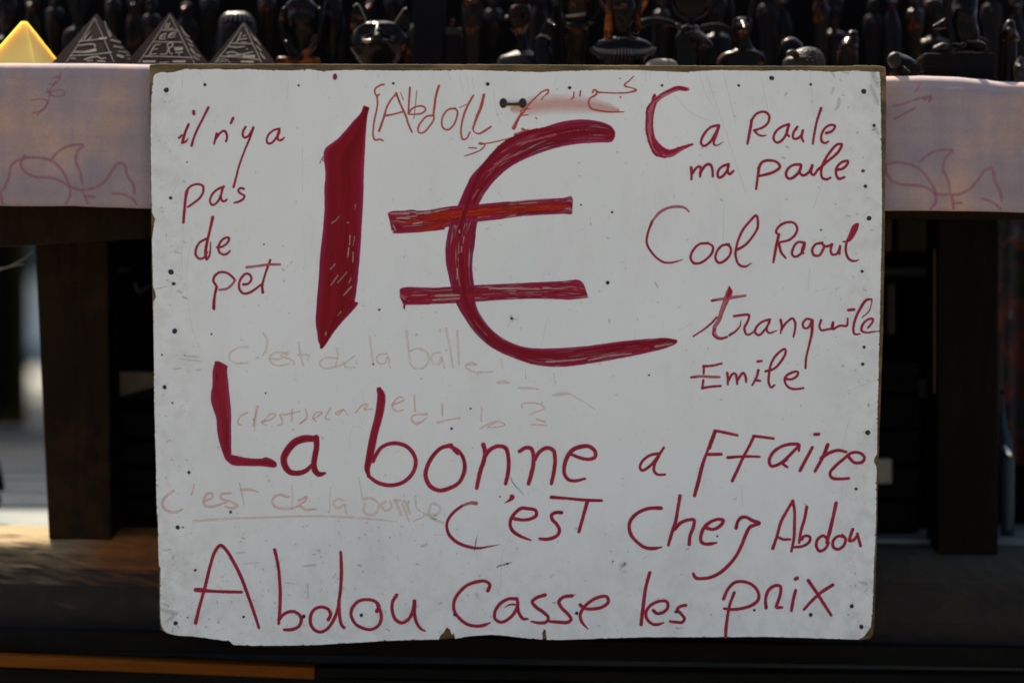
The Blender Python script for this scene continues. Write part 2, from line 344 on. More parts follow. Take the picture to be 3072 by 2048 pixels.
# --- vermilion name and Arabic flourish
word('thin vermilion word "Abdou" behind a bracket', 'verm', '305,160 260,175 225,205 225,240 245,265 265,250;242,262 248,330 238,400 220,480 210,560 208,620 225,660 265,655 300,668;262,580,22 290,500,22 310,440,20 330,370,18 370,300,18 410,250,20;415,240,20 450,330,20 500,440,20 530,530,18 558,590,20;310,445,18 390,430,18 475,408,18;540,190,18 532,300,20 525,425,20;525,425 560,380 610,358 660,360 680,390 650,420 590,430 530,430;800,175,22 775,260,22 760,360,22 750,440,20;750,440 690,450 640,500 612,560 620,595 660,595 710,545 755,470 755,440;950,378 890,385 845,430 825,500 840,555 880,570 930,530 960,460 965,400 940,375;1110,262,18 1070,330,22 1030,420,20 1005,520 1000,610 1015,655 1045,650 1080,590;1205,255,24 1180,360,28 1140,460,26 1105,560,20;1105,560,14 1120,590,12 1160,605 1210,580,22 1270,540,20', 1050, 200, 17)
word('pale second pass of the vermilion "b"', 'vermthin', '600,220 590,340 575,470; 455,235 480,300; 990,370 1050,340', 1050, 200, 10)
word('vermilion Arabic flourish', 'verm', '212,890,60 260,790,50 310,700,40 370,640,30 430,540,30; 430,540,26 550,420,26 660,330,26 740,310,30 740,345,28 680,400,18 640,450,26; 330,690 320,630 400,600 450,600; 340,700 430,690; 1135,345,22 1120,430,26 1070,465,10; 1235,325,26 1225,400,26; 1420,350,26 1440,305,28 1490,340,36 1460,390,34 1380,440,26 1360,520,26 1400,590,30 1520,625,32 1700,645,30 1900,645,22; 1490,345,30 1600,350,22 1800,358,24 1980,345,28 2085,310,34 2050,285,22 1920,250,30 1910,230,30 1980,170,22 2050,100,24; 1838,130 1840,135; 1845,415,26 1847,425,26; 545,730,18 565,755,18; 340,905,34 380,920,26 330,960,24', 1500, 210, 22, k=5.113)
word('vermilion dash under the word', 'verm', '1590,610 1400,655 1240,690 1160,695 1160,690 1215,700 1190,740 1110,780 1030,805; 1070,730 1140,735', 1050, 200, 13)
word('vermilion tick left of the numeral', 'vermthin', '1562,810 1545,835 1530,870; 1550,830 1570,860', 450, 200, 12)

# --- big 1 and euro sign
area('huge maroon numeral "1"', 'one',
 '1091,316.5 1083,337 1057,367 1017,413 972,453 973,490 976,520 973,567 973,633 965,722 960,767 955,850 948,933 947,970 952,1000 955,1025 959,1033 960,1045',
 '1108.5,323 1102,350 1098,400 1095,450 1093,490 1091.5,530 1090,600 1086,667 1083,720 1077,800 1070,870 1065,903 1073,913.5 1050,941 1023,970 997,1003 980,1030 966,1046')
area('huge crimson euro sign curve', 'euro',
 '1846,396 1833,379 1808,367 1783,362 1743,358.5 1683,366 1633,382 1583,402 1533,429 1483,459 1443,496 1413,529 1397,562 1380,599 1366,637 1350,672 1341,710 1336,745 1338,790 1345,825 1353,860 1367,907 1393,953 1433,1007 1483,1047 1550,1077 1600,1093 1640,1099 1700,1099 1783,1088 1900,1067 1960,1054 2000,1043 2030,1029 2033,1024',
 '1845,412 1838,423 1828,428 1802,428 1770,430 1733,432 1683,441 1633,455 1570,480 1523,507 1480,547 1453,583 1444,600 1437,613 1434,635 1432,667 1428,690 1425,730 1419,765 1417,800 1419,830 1423,860 1426,905 1443,947 1480,993 1533,1027 1583,1042 1633,1045 1733,1040 1800,1032 1867,1023 1920,1018 1965,1015 2010,1014.5 2031,1019')
area('upper bar of the euro sign', 'bar',
 '1163,640 1168,636 1210,632 1240,629 1250,632 1350,619 1433,613 1533,604 1617,597 1700,592 1713,588 1718,595 1719,602',
 '1168,660 1172,680 1180,693 1196,701 1262,696.5 1343,681 1433,666 1510,657 1548,651 1617,646 1690,642 1712,644 1717,640')
word('orange-red band over the upper bar', 'orange', '530,1400,50 800,1345,90 1150,1305,80 1500,1275,80 1750,1270,50 1940,1265,34;630,1478,24 750,1440,50 880,1410,40', 1050, 200, 60, wk=1.0, jit=1.6)
area('lower bar of the euro sign', 'bar',
 '1199,868 1202,865 1265,862 1300,863 1360,859 1423,855 1500,852 1600,847 1690,843 1738,840 1745,845 1753,855',
 '1199,890 1207,908 1215,915 1275,914 1300,912 1372,909 1457,903 1520,899 1610,896 1690,898 1710,899 1765,893')
word('marker strokes building up the curve of the euro sign', 'one', '1800,560,40 1600,600,50 1400,700,60 1250,850,60 1150,1000,60 1070,1200,50 990,1450,44; 2300,590,34 2050,600,60 1850,640,50', 1050, 200, 40, wk=1.0, jit=2.0)
word('marker strokes on the lower curve of the euro sign', 'one', '250,500,50 270,700,60 290,900,60 400,1080,50 520,1220,50 700,1330,50 900,1380,60 1200,1400,40; 1500,1330,30 1800,1290,30 2100,1265,24', 1300, 600, 40, wk=1.0, jit=2.0)
# bare streaks where the pen missed
M_STREAK = INK['streak'] = ink('bare_streak', (0.62, 0.50, 0.44), (0.45, 0.12, 0.10), gap=0.38, alpha=0.62, dark=0.85)
word('bare streaks in the numeral', 'streak', '1700,150,7 1660,200,6;1840,330,8 1830,410,6;1605,300,6 1600,360,6;1750,560,7 1700,620,6;1790,600,6 1760,650,6;1560,760,7 1556,850,6;1640,860,6 1600,910,6;1810,700,7 1790,750,6;1720,1000,6 1690,1040,6;1850,40,6 1845,90,6;1800,320,12 1798,400,10;1790,430,12 1780,510,12;1828,470,10 1825,560,10;1690,680,10 1630,765,10;1812,780,16 1740,860,10;1665,575,8 1625,625,10;1582,1190,14 1582,1215,12;1770,650,7 1690,745,8;1762,690,16 1764,692,16;1725,95,8 1700,130,8;1800,85,8 1770,110,8;1868,250,10 1845,300,8;1795,905,12 1800,900,12;1780,205,14 1782,206,12;1650,190,8 1635,215,8', 450, 600, 12, wk=1.15, jit=0.8, stuff=True)
word('bare streaks in the euro sign', 'streak', '240,225,16 236,290,14;197,232,12 197,255,12;255,420,12 245,540,12;275,330,10 268,390,8;215,620,16 218,710,14;505,795,14 700,797,16 950,800,16;990,790,18 1060,793,14;20,860,18 230,856,18;0,900,16 230,885,14;750,832,12 850,832,12;1310,800,24 1330,812,16;1450,1345,16 1640,1332,16;1680,1308,12 1740,1300,10;1820,1285,14 1990,1280,14;1820,1360,16 1940,1342,12;2000,1318,20 2150,1290,12;1400,1440,14 1600,1400,18 1780,1382,12;1020,1455,14 1250,1440,14 1380,1425,10;1100,1490,10 1130,1492,10', 1300, 600, 14, wk=1.15, jit=0.8, stuff=True)
word('bare streaks in the upper part of the euro sign', 'streak', '370,1325,16 530,1320,22;600,1325,18 720,1305,18;430,1365,18 520,1360,14;390,1430,14 410,1470,12;520,1350,10 600,1345,10;570,1415,18 650,1400,14;440,1450,14 700,1440,16;440,1490,10 620,1470,8;1450,1325,14 1510,1320,10;1905,1275,16 1940,1265,12', 1050, 200, 14, wk=1.1, jit=0.8, stuff=True)
word('paler sweeps in the top of the euro sign', 'light', '2080,490,26 2180,497,30;1480,610,14 1600,570,14;1500,700,14 1850,610,16;1300,880,16 1550,760,14;1100,1190,14 1150,1110,10;1250,940,12 1400,830,10', 1050, 200, 14, wk=1.15, jit=0.8, stuff=True)

# --- left column
word('dark red word "il"', 'dark', '393,405,34 396,428,32;348,520,22 320,585,26 303,640,28 292,680,28;262,642,24 288,618,20;290,685,26 318,678,22 345,648,12;525,370,24 470,480,22 425,570,22 392,650,24 375,712,30', 450, 200)
word('dark red word "n\'y"', 'dark', '600,605 588,650 577,695;592,650 630,600 670,578 690,610 692,650 683,675;748,465,28 728,510,24;860,545 840,580 835,620 850,640 880,630 908,590 930,550;930,550,24 900,640,22 850,760,20 800,900,20 772,1010,22 752,1082,30', 450, 200, 23)
word('dark red word "a"', 'dark', '1165,560 1120,570 1070,610 1050,660 1060,690 1090,690 1130,650 1165,590 1165,560 ; 1165,570 1148,630 1160,665 1185,660 1210,638,16', 450, 200, 22)
word('dark red word "pas"', 'dark', '340,1110,20 320,1190,26 310,1290,26 300,1402,30;318,1200 330,1120 370,1075 430,1058 475,1075 480,1120 450,1180 390,1230 340,1265;665,1080 600,1110 555,1160 540,1210 560,1245 590,1235 630,1180 655,1100 ; 655,1090 640,1160 650,1208 670,1212 692,1195;845,1100 810,1095 795,1120 820,1145 850,1165 840,1190 800,1215 760,1225', 450, 200, 22)
word('dark red word "de"', 'dark', '565,155,28 535,290,26 510,400,28 500,480,28 510,535,28;546,380,10 543,440,14 535,500,20 520,530,20;505,350 450,380 415,440 415,500 450,530 490,515 515,470;605,425 650,420 700,380 712,345 690,338 650,360 620,410 620,460 655,490 690,485 718,460', 450, 600, 22)
word('dark red word "pet"', 'dark', '600,780,26 585,850,26 575,930,30 575,975,38;590,760 570,730 585,680 630,650 690,655 740,690 765,720;840,760 880,755 910,720 905,680 870,662 830,690 805,740 805,800 840,840 890,835 950,800 1000,760;1083,540,22 1060,600,24 1030,690,22 1010,780,26 1015,832,32', 450, 600, 24)
word('washed red crossbar and bowl of "pet"', 'light', '870,605,24 960,595,24 1060,582,24 1170,580,26;765,720,22 740,760,24 690,798,24 625,808,28', 450, 600, 24)
# --- right column
word('bold capital "C" of the slogan', 'light', '490,205,28 450,200,44 400,198,48 300,238,50 220,290,46 160,380,50 143,500,56 150,620,62 190,720,70 260,775,70 330,785,66 420,745,40 530,700,24', 1900, 200, 26)
word('dark strokes of the bold capital "C"', 'dark', '470,205,34 400,190,34 330,215,24 250,250,20;240,270,16 190,300,18 130,380,24 120,470,22 120,580,22 150,700,22 200,790,24 290,820,18;200,330,18 180,420,16 170,560,22 190,650,26 240,720,34 300,770,60 340,770,50 420,735,30 530,700,26;170,640,24 200,720,40 250,780,50;190,260,30 170,310,24;120,400,16 135,500,12', 1900, 200, 24, jit=1.2)
word('dark red words "a Raule"', 'dark', '770,530 700,545 630,620 610,690 630,715 680,690 740,600 770,530; 770,540,24 745,620,24 725,700,20 750,710,14 805,680,8;1065,490,24 1045,600,28 1027,695,26;1060,490 1110,425 1180,408 1220,440 1215,500 1170,545 1100,572;1090,575,26 1120,610,20 1160,625,18 1195,618,14;1400,520 1340,540 1280,590 1262,650 1290,685 1330,670 1380,600 1400,525;1400,530 1380,600 1402,630;1475,545 1440,600 1440,645 1470,650 1510,620 1525,575 ; 1525,575 1515,640 1530,675;1690,375 1650,500 1630,600 1615,695;1735,600 1790,580 1815,535 1780,525 1730,550 1695,610 1695,670 1725,690 1755,675', 1900, 200, 24)
word('dark red words "ma paule"', 'dark', '520,910,28 525,960,30 522,1015,26; 525,970 570,910 600,900 607,940 600,990; 600,960 650,890 690,880 710,920 715,990;855,880 800,900 760,950 768,1000 800,990 840,940 860,890 ; 855,890 850,950 865,968 900,940;1130,920 1118,1000 1105,1102; 1125,920 1160,860 1220,845 1290,860 1320,900 1280,940 1200,970 1130,985;1500,880 1430,890 1385,930 1375,980 1400,1010 1450,990 1500,930 1510,890; 1510,890 1500,960 1530,980 1580,950 1610,890;1610,890 1600,960 1620,975 1660,930;1660,930 1740,860 1850,760 1875,700 1840,700 1770,770 1710,870 1690,950 1700,1000 1740,1015 1775,1000;1825,930 1880,920 1930,870 1930,850 1880,860 1830,910 1825,970 1850,1010 1900,995', 1900, 200, 26)
word('thin capital "C" of "Cool"', 'light', '500,-195,16 470,-225,22 400,-240,26 320,-230,26 240,-190,26 170,-110,22', 1900, 700, 22)
word('dark red words "Cool Raoul"', 'dark', '170,-110,22 130,0,22 120,80,22 150,150,22 210,220,22 270,258,22 330,265,20 400,250,14 445,235,8;670,90 600,95 540,150 515,220 540,265 590,270 660,230 710,170 715,120 670,85 ;860,100 800,110 750,170 740,230 770,265 830,240 875,180 875,130 840,95;930,150 1000,110 1080,20 1120,-60 1105,-160 1050,-110 980,-20 930,110 920,200 950,280 1000,300 1065,268,10;1310,10,26 1285,120,28 1260,260,26;1290,0 1285,-20 1320,-70 1390,-100 1450,-90 1475,-40 1450,20 1400,60 1320,80;1310,90 1330,170 1370,220;1540,85 1480,80 1440,130 1430,190 1450,210 1500,190 1530,150 1545,90; 1535,100 1520,170 1530,180;1700,85 1640,100 1610,150 1625,195 1670,200 1700,160 1715,110 1680,85;1715,120 1770,110 1790,95 1775,150 1790,190 1830,185 1860,120 ; 1860,115 1855,185;1890,75,16 1940,70,16 2000,-10,20 2020,-85,22 1990,-70,24 1950,10,26 1915,100,26 1915,180,26 1945,235,24 1990,250,22 2030,238,14;2010,-80,26 1975,-10,36 1935,60,34', 1900, 700, 24)
word('washed red letter "t"', 'light', '862,480,14 865,520,60 840,590,52 800,690,46 770,780,40 730,850,36 733,910,36 780,945,30 845,930,22;705,605,22 800,590,28 900,575,30 1010,560,26', 1900, 700, 24)
word('dark red word "tranquile"', 'dark', '862,480,14 868,520,44 850,570,34;540,925,14 640,860,18 700,810,20 750,755,24;735,860,18 715,900,18 760,945,20 840,935,24;715,605,24 745,598,16;905,745,20 980,735,24 1040,735,26 1030,790,24 1000,850,24 1020,910,22 1090,880,18 1110,840,20;865,915,22 920,880,20 960,830,14 970,780,8;1230,775 1170,790 1110,840 1095,890 1130,915 1180,870 1225,800; 1225,790 1200,870 1220,895 1290,875,12;1325,780,26 1335,830,22 1325,900,16;1330,870 1380,800 1435,765 1455,800 1455,860 1440,930;1600,775 1560,770 1525,810 1535,850 1570,850 1600,800 1610,780;1610,785,30 1605,900,26 1580,1010,22 1555,1120,22 1550,1210,28;1690,780 1675,840 1690,870 1740,865 1790,850 1800,800 ; 1795,800 1790,860 1860,830 1920,830 1930,765;1935,690,26 1985,685,28;2060,755,10 2120,700,12 2145,620,12 2145,595,20 2100,600,26 2040,680,26 1995,780,26 1980,870,24 1990,905,24 2040,905,18;2110,850,18 2150,800,22 2155,770,24 2110,775,24 2060,830,24 2055,875,24 2100,893,20 2160,885,16 2215,880,10', 1900, 700, 22)
word('dark red word "Emile"', 'dark', '635,1190,22 632,1260,22;630,1320,22 620,1395,22; 630,1195 710,1190 795,1170,24; 520,1295,24 560,1288,20;620,1390 700,1378 785,1372,26;845,1255 850,1300 850,1358; 855,1320 900,1260 920,1265 930,1310 935,1355; 935,1320 990,1255 1010,1290 1015,1335;1125,1230 1110,1290 1070,1365 ; 1100,1320,26 1140,1325,22;1120,1152,28 1155,1148,24;1190,1240 1260,1220 1330,1150 1370,1070 1365,1040 1300,1080 1245,1160 1220,1270 1220,1350 1240,1385 1270,1365;1370,1310 1430,1310 1480,1270 1480,1245 1420,1255 1370,1290 1365,1340 1400,1385 1460,1400 1530,1390', 1900, 700, 24)
word('washed middle bar of the "E"', 'light', '540,1292,22 600,1285,26 700,1290,28 775,1292,28', 1900, 700, 24)
# --- big bottom lines
area('bold capital "L"', 'thick', '645,1083 638.5,1110 636.5,1160 632.5,1180 633,1203 648,1253 651.5,1293 660,1333 670,1363 676,1378', '657,1083 680.5,1096 682,1117 687,1167 693,1227 693.5,1277 694,1330 694.5,1350 695,1361 696,1366')
area('foot of the capital "L"', 'thick', '676,1378 686,1387 696,1394 733,1397 786,1398 829,1399.5 831,1393', '684,1350 691,1362 702,1364 733,1371.5 780,1375 813,1375 829,1385')
word('dark red "a" of "La"', 'thick', '1040,1068,46 950,1065,62 860,1095,66 795,1160,64 755,1240,60 765,1310,58 810,1365,50 880,1375,44 950,1355,40 1010,1300,36;1045,1060,52 1050,1130,50 1035,1220,48 1025,1300,50 1035,1350,52 1070,1385,46 1125,1375,26', 600, 960, 50, wk=1.08)
word('bold stem of the "b"', 'thick', '1612,625,40 1630,670,68 1627,760,68 1605,880,66 1570,1010,64 1545,1130,64 1520,1260,62 1505,1340,48 1520,1400,30', 600, 960, 60, wk=1.1)
word('dark red words "bonne"', 'dark', '1560,1270,30 1585,1210,36 1640,1140,38 1740,1107,38 1850,1130,38 1920,1200,38 1942,1280,38 1910,1380,38 1830,1455,38 1720,1485,38 1600,1460,38 1515,1400,38;2260,1125,38 2170,1150,38 2090,1230,38 2040,1330,40 2030,1400,40 2070,1490,40 2150,1530,40 2220,1520,38 2330,1460,38 2380,1350,38 2375,1260,38 2340,1190,34 2300,1160,40 2235,1130,36;2290,1160,50 2320,1195,40;2550,1120,40 2565,1180,40 2555,1260,40 2525,1350,42 2490,1510,40;2560,1230,36 2610,1165,38 2690,1132,40 2750,1150,40 2775,1230,40 2775,1350,40 2750,1470,40;2875,1180,32 2930,1148,36 2980,1155,38 3000,1210,38 3000,1290,38 2985,1370,40 2957,1470,42;3010,1260,30 3060,1180,36 3130,1148,38 3180,1172,38 3195,1240,38 3187,1350,38 3162,1470,38;3350,1210,26 3430,1240,34 3510,1250,34 3555,1230,34 3555,1180,36 3500,1135,40 3430,1137,40 3350,1170,44 3300,1240,40 3278,1320,38 3282,1390,36 3320,1435,34 3370,1445,32 3465,1425,26', 600, 960, 38)
word('small dark red letter "a"', 'dark', '2170,1200 2100,1215 2030,1270 2010,1330 2028,1350 2100,1310 2160,1240 2225,1145 ; 2180,1220 2140,1300 2138,1360 2170,1388 2235,1388', 1250, 960, 27)
word('dark red word "FFaire"', 'dark', '735,285,34 700,370,34 665,460,28 620,590,36 585,730,36 550,858,38;740,300,16 690,440,14;730,272,22 830,292,28 935,315,30;660,487,34 790,485,32;1085,325,28 1040,420,30 990,510,30 940,620,32 890,725,36;1080,322,26 1170,332,28 1260,345,30;850,515,28 1000,505,26 1135,508,28;1480,395 1410,395 1325,420 1250,480 1222,555 1240,590 1300,580 1370,530 1430,470 1490,410;1490,405,36 1490,455,24;1380,530,30 1345,565,28 1385,602,26;1610,425,30 1500,632,34;1632,307,30 1668,305,32;1750,400,32 1710,500,32 1635,638,34;1690,520 1770,470 1850,450 1915,465;1930,500 1990,560 2060,555 2080,515 2040,475 1970,472 1890,530 1810,600 1770,655 1785,695 1860,708 1940,702', 1900, 1200, 31)
word('dark red word "C\'est"', 'dark', '560,258,24 480,320,28 430,390,30 420,450,30 450,530,32 520,590,32 620,628,30 700,640,26 800,625,16 900,607,5;1008,180,46 1002,195,40 970,218,18 938,236,7;1030,375 1100,385 1180,375 1225,345 1220,300 1160,285 1090,282 1030,330 995,390 995,450 1020,490 1090,535 1178,568,18;1452,320 1400,320 1365,340 1370,380 1410,425 1435,475 1420,520 1370,550 1310,560 1258,555;1362,182,32 1500,192,28 1660,207,30 1815,212,32;1685,225 1650,350 1610,492,36', 1200, 1430, 33)
word('washed tip of the "C"', 'light', '685,237,34 640,232,30 560,258,26', 1200, 1430, 33)
word('dark red word "Chez"', 'dark', '400,280 340,278 260,290 180,330 125,390 112,450 130,520 190,590 260,635 340,642 405,630,16;570,170 550,290 530,400 500,490 465,612,34;520,470 580,410 650,385 695,385 690,450 660,530 652,605,40;810,460 870,470 930,440 960,390 920,380 850,400 790,450 760,520 760,580 790,600 850,600 900,590,18;1075,458 1090,400 1120,365 1160,360 1220,390 1285,415 1200,450 1165,510 1130,600 1080,700 1010,790 930,860 850,900 780,912 710,905 690,870', 1850, 1430, 33)
word('dark red word "Abdou" at the right edge', 'dark', '1405,642 1440,540 1480,400 1540,290 1585,215;1585,215 1600,300 1600,420 1595,550 1572,668;1440,535,22 1500,560,26 1560,560,28;1710,270 1690,380 1660,480 1642,590;1665,560 1690,530 1740,540 1735,580 1680,620 1600,632;1975,235,32 1950,350,34 1920,480,36 1890,590,34;1900,560 1860,528 1810,560 1797,620 1825,665 1870,650 1910,590;2050,540 2000,530 1950,570 1950,630 1990,650 2040,620 2060,560 2030,520;2125,470 2100,540 2095,575 2140,560 2170,510 ; 2165,510 2195,618', 1850, 1430, 29)
word('dark red word "les"', 'dark', '298,860,30 260,1000,32 240,1150,34 220,1325,40;330,1200 360,1225 420,1215 460,1170 450,1120 390,1115 310,1150 265,1210 270,1270 320,1320 370,1325 425,1308,16;620,1152 570,1165 545,1190 580,1230 610,1275 590,1305 540,1305 480,1298', 1850, 1430, 30)
word('dark red word "prix"', 'dark', '1058,1040,28 1020,1140,30 1000,1240,30 985,1350,32 980,1438,34;962,1095 1000,1010 1060,950 1140,940 1220,970 1275,1040 1275,1100 1220,1150 1130,1180 1040,1190 968,1182;1345,1175 1340,1100 1365,1020 1420,978 1470,980 1475,1040 1455,1110 1440,1170 1488,1172;1610,1020,28 1590,1100,32 1572,1200,34;1608,918,34 1625,908,34;1725,930 1800,1040 1870,1150 1930,1242;1945,970 1850,1030 1760,1110 1685,1192', 1850, 1430, 31)
word('large dark red word "Abdou" at the bottom left', 'dark', '410,1402 450,1240 500,1060 550,860 590,750 635,703 680,740 750,850 820,990 880,1150 940,1320 980,1445;412,1105,38 470,1108,44 540,1115,32 700,1122,30 825,1125,32;1122,745 1150,870 1165,1000 1172,1130 1168,1280 1158,1408;1160,1370 1210,1320 1280,1298 1340,1325 1362,1370 1340,1430 1280,1460 1208,1463;1605,1372 1625,1330 1605,1280 1545,1258 1485,1275 1445,1340 1450,1420 1490,1470 1545,1482 1600,1450 1650,1380 1685,1290 1705,1180 1720,1030 1722,880 1716,765,30;1700,1200 1705,1320 1725,1420 1748,1445,36;2040,1298 2060,1250 2020,1205 1950,1192 1880,1205 1820,1270 1810,1330 1850,1410 1920,1450 1990,1460 2050,1430 2080,1370 2075,1300 2045,1240;2220,1152 2185,1210 2180,1290 2210,1370 2265,1400 2320,1375 2360,1310 2380,1210;2380,1205,34 2380,1320,32 2405,1410,30 2440,1455,26 2478,1476,16', 450, 1400, 32)
word('large dark red word "Casse"', 'dark', '790,1022 808,970 770,937 700,940 610,970 530,1040 487,1120 487,1200 535,1270 610,1325 700,1340 760,1330 815,1308,12;1050,1095 980,1095 900,1140 855,1210 857,1275 910,1305 970,1280 1030,1220 1060,1150 1055,1095;1055,1150 1070,1220 1110,1275 1150,1275,24;1030,1145,18 980,1150,16 940,1175,8;1305,1060 1230,1085 1190,1120 1220,1165 1290,1215 1335,1265 1320,1300 1260,1312 1182,1298,22;1548,1067 1470,1080 1430,1120 1450,1170 1510,1230 1540,1280 1510,1305 1440,1305 1350,1298;1622,1150 1660,1180 1740,1185 1830,1165 1875,1120 1860,1075 1790,1080 1710,1120 1650,1180 1622,1240 1635,1300 1690,1365,14', 1200, 1430, 32)

# --- scratches, cracks and dirt
def marks(name, mat, s, ox, oy, w, label=None):
    gs = []
    for t in s.split(';'):
        if t.strip(): gs.append(ribbon_geo(parse(t, w, ox, oy, 3.0), jitter=0.3))
    o = put(name, gs, INK[mat], label, base=0.00052); o['kind'] = 'stuff'; return o
marks('scratches', 'scratch', '300,220 292,400 290,600 302,720;380,330 335,600 340,900 380,1150 460,1360;270,420 60,540;30,800 200,770', 450, 600, 5)
marks('scratches', 'scratch', '590,60 640,220 720,370;660,80 760,380 850,640 960,980 1015,1140;810,60 925,520;1150,90 1210,400;1590,60 1605,250 1625,450;1700,1040 1620,1280;815,1230 808,1560;380,270 500,400 700,500;110,50 115,140;310,50 312,110;150,40 155,110', 1900, 200, 6)
marks('scratches', 'scratch', '1030,1050 1000,1180 975,1320;1820,1170 1815,1250;2330,1110 2200,1180', 1300, 600, 5)
marks('scratches', 'scratch', '1000,520 940,640 915,750 895,1000 870,1060;710,480 690,560;1880,1120 1700,1200;300,520 420,520', 1200, 1430, 5)
marks('scratches', 'scratch', '1590,310 1570,510;1920,1420 2190,1315;1610,1120 1665,1090;1820,520 1850,480', 1900, 700, 6)
marks('scratches', 'scratch', '1380,690 1420,820 1460,940;1345,1170 1355,1020 1400,950 1490,1000;1460,620 1480,900', 600, 960, 5)
marks('scratches', 'scratch', '160,60 158,120;1245,130 1240,290;1505,60 1512,130;440,50 500,165;300,40 290,200;1370,720 1375,880 1372,1130;200,1150 250,1050;240,960 215,1060', 450, 200, 5)
marks('scratches', 'scratch', '975,760 985,950;1880,760 1870,900;1950,150 1880,420;640,730 665,710;770,790 820,785;990,800 1010,780;2140,940 2190,930', 1900, 1200, 5)
marks('scratches', 'scratch', '980,60 1020,240;1040,60 1080,260;1290,200 1320,420 1355,510;1870,70 1835,180;880,40 900,120;1100,90 1115,200', 1050, 200, 5)
marks('scratches', 'crack', '990,0,6 1030,70,10 1070,110,8 1110,160,6;690,540,6 680,600,14 670,670,6;870,810,8 960,780,12 1010,765,5;1555,1065 1580,1055;1375,1130 1405,1132;880,800 905,790', 1200, 1430, 8)
marks('dirt_smears', 'dirt', '80,1270,40 150,1300,60 240,1310,50;100,1225,20 150,1240,40;150,1390,30 220,1330,50;780,775,20 850,765,22;1390,890,24 1490,880,26;1220,1040,14 1320,1055,14;130,750,24 190,740,20;1420,1060,20 1425,1180,20;840,870,14 980,860,14;1120,900,18 1200,820,8;640,1000,18 660,985,14;370,600,6 200,640,6', 450, 1400, 20)
marks('dirt_smears', 'dirt', '1790,60,40 1810,90,30;1890,50,30 1930,60,30;1850,300,50 1845,350,50 1810,400,18;1800,200,36 1785,240,24;1860,120,30 1865,125,20;1885,255,24 1900,262,20;2140,180,50 2180,280,60 2200,330,40;2160,80,80 2190,150,90;2110,1310,12 2060,1355,12;2175,560,60 2200,600,40', 1900, 200, 20)
marks('dirt_smears', 'dirt', '2000,790,60 2030,780,50 1980,830,20;2010,850,24 2035,855,22;200,620,40 240,610,30;690,1050,30 700,1080,30;1360,900,20 1380,880,20', 1200, 1430, 20)
marks('dirt_smears', 'dirt', '700,1050,40 715,1090,26;670,1150,8 700,1080,10;730,1070,26 750,1072,20;2000,750,30 2015,780,24', 1300, 600, 20)
marks('dirt_smears', 'dirt', '230,470,30 270,475,26;310,1400,16 430,1410,24;280,1430,14 460,1450,18;420,1530,26 450,1525,26;60,800,20 140,780,10;250,820,30 280,830,30;820,1255,20 840,1265,16;220,1520,24 280,1510,20', 450, 600, 20)
marks('dirt_smears', 'dirt', '2200,950,40 2240,960,40;2230,1030,20 2250,1020,20;550,1362,30 590,1355,20;1060,200,20 1080,190,14;235,740,12 270,710,10;210,1010,20 215,1020,14', 1850, 1430, 20)
def disc_mesh(name, mat, r=1.0, n=14):
    v = [(0, -0.00006, 0)] + [(r * math.cos(2*math.pi*i/n), 0, r * math.sin(2*math.pi*i/n)) for i in range(n)]
    rim = [(1.12 * a[0], 0.00003, 1.12 * a[2]) for a in v[1:]]
    me = bpy.data.meshes.new(name); N = n
    me.from_pydata(v + rim, [], [(0, 1 + (i + 1) % N, 1 + i) for i in range(N)] + [(1 + i, 1 + (i+1) % N, 1 + N + (i+1) % N, 1 + N + i) for i in range(N)])
    me.materials.append(mat); return me
HM = disc_mesh('nail_hole', M_HOLE); RM = disc_mesh('ink_dot', M_REDDOT)
holes = '499,271,8 615,255,6 896,257,4 1180,251,4.5 512,594,6 561,487,3 513,816,9 521,851,6.5 524,993,9 792,733,3 486,1064,3 635,1002,3.5 1463,253,6 1709,264,6 1743,615,3 1823,848,6.5 1836,637,4 1535,955,5 1986,257,4.5 2216,257,5 2315,235,8 2432,254,5.5 2591,275,9 2622,377,6 2596,559,6 2607,655,8.5 2463,690,3 2586,814,5.5 2592,1041,6 2588,1092,5.5 1120,1092,3.5 797,1179,3.5 1412,1225,3.5 1947,1125,3.5 2603,1297,8.5 2568,1466,5.5 2152,1607,3.5 567,1416,5 533,1581,7 549,1581,3 527,1868,8.5 911,1848,7 731,1849,4.5 1084,1844,6.5 692,1535,5 1364,1843,5.5 1730,1838,5.5 1522,1690,4 2028,1834,5.5 2263,1829,4.5 2432,1843,7 2555,1817,6.5 2584,1879,8 494,1161,7 517,1208,3.5 586,1709,5 563,1851,3 1839,1683,3 1306,1546,2.5 1355,1285,4 1500,1489,3'
for t in holes.split():
    x, y, r = (float(a) for a in t.split(','))
    o = bpy.data.objects.new('nail_hole', HM); COL.objects.link(o); o.parent = SIGN
    o.location = P(x, y, 0) - Vector(SIGN['_w']) - Vector((0, 0.00062, 0))
    s = r * PX() * 0.78; o.scale = (s * random.uniform(.85, 1.1), 1, s * random.uniform(.9, 1.15)); o.rotation_euler.y = random.uniform(0, 3)
for x, y, rx, ry in ((1005, 231, 6, 9), (2589, 513, 5, 4.5), (1138, 929, 4, 3)):
    o = bpy.data.objects.new('ink_dot', RM); COL.objects.link(o); o.parent = SIGN
    o.location = P(x, y, 0) - Vector(SIGN['_w']) - Vector((0, 0.00062, 0)); o.scale = (rx * PX(), 1, ry * PX())
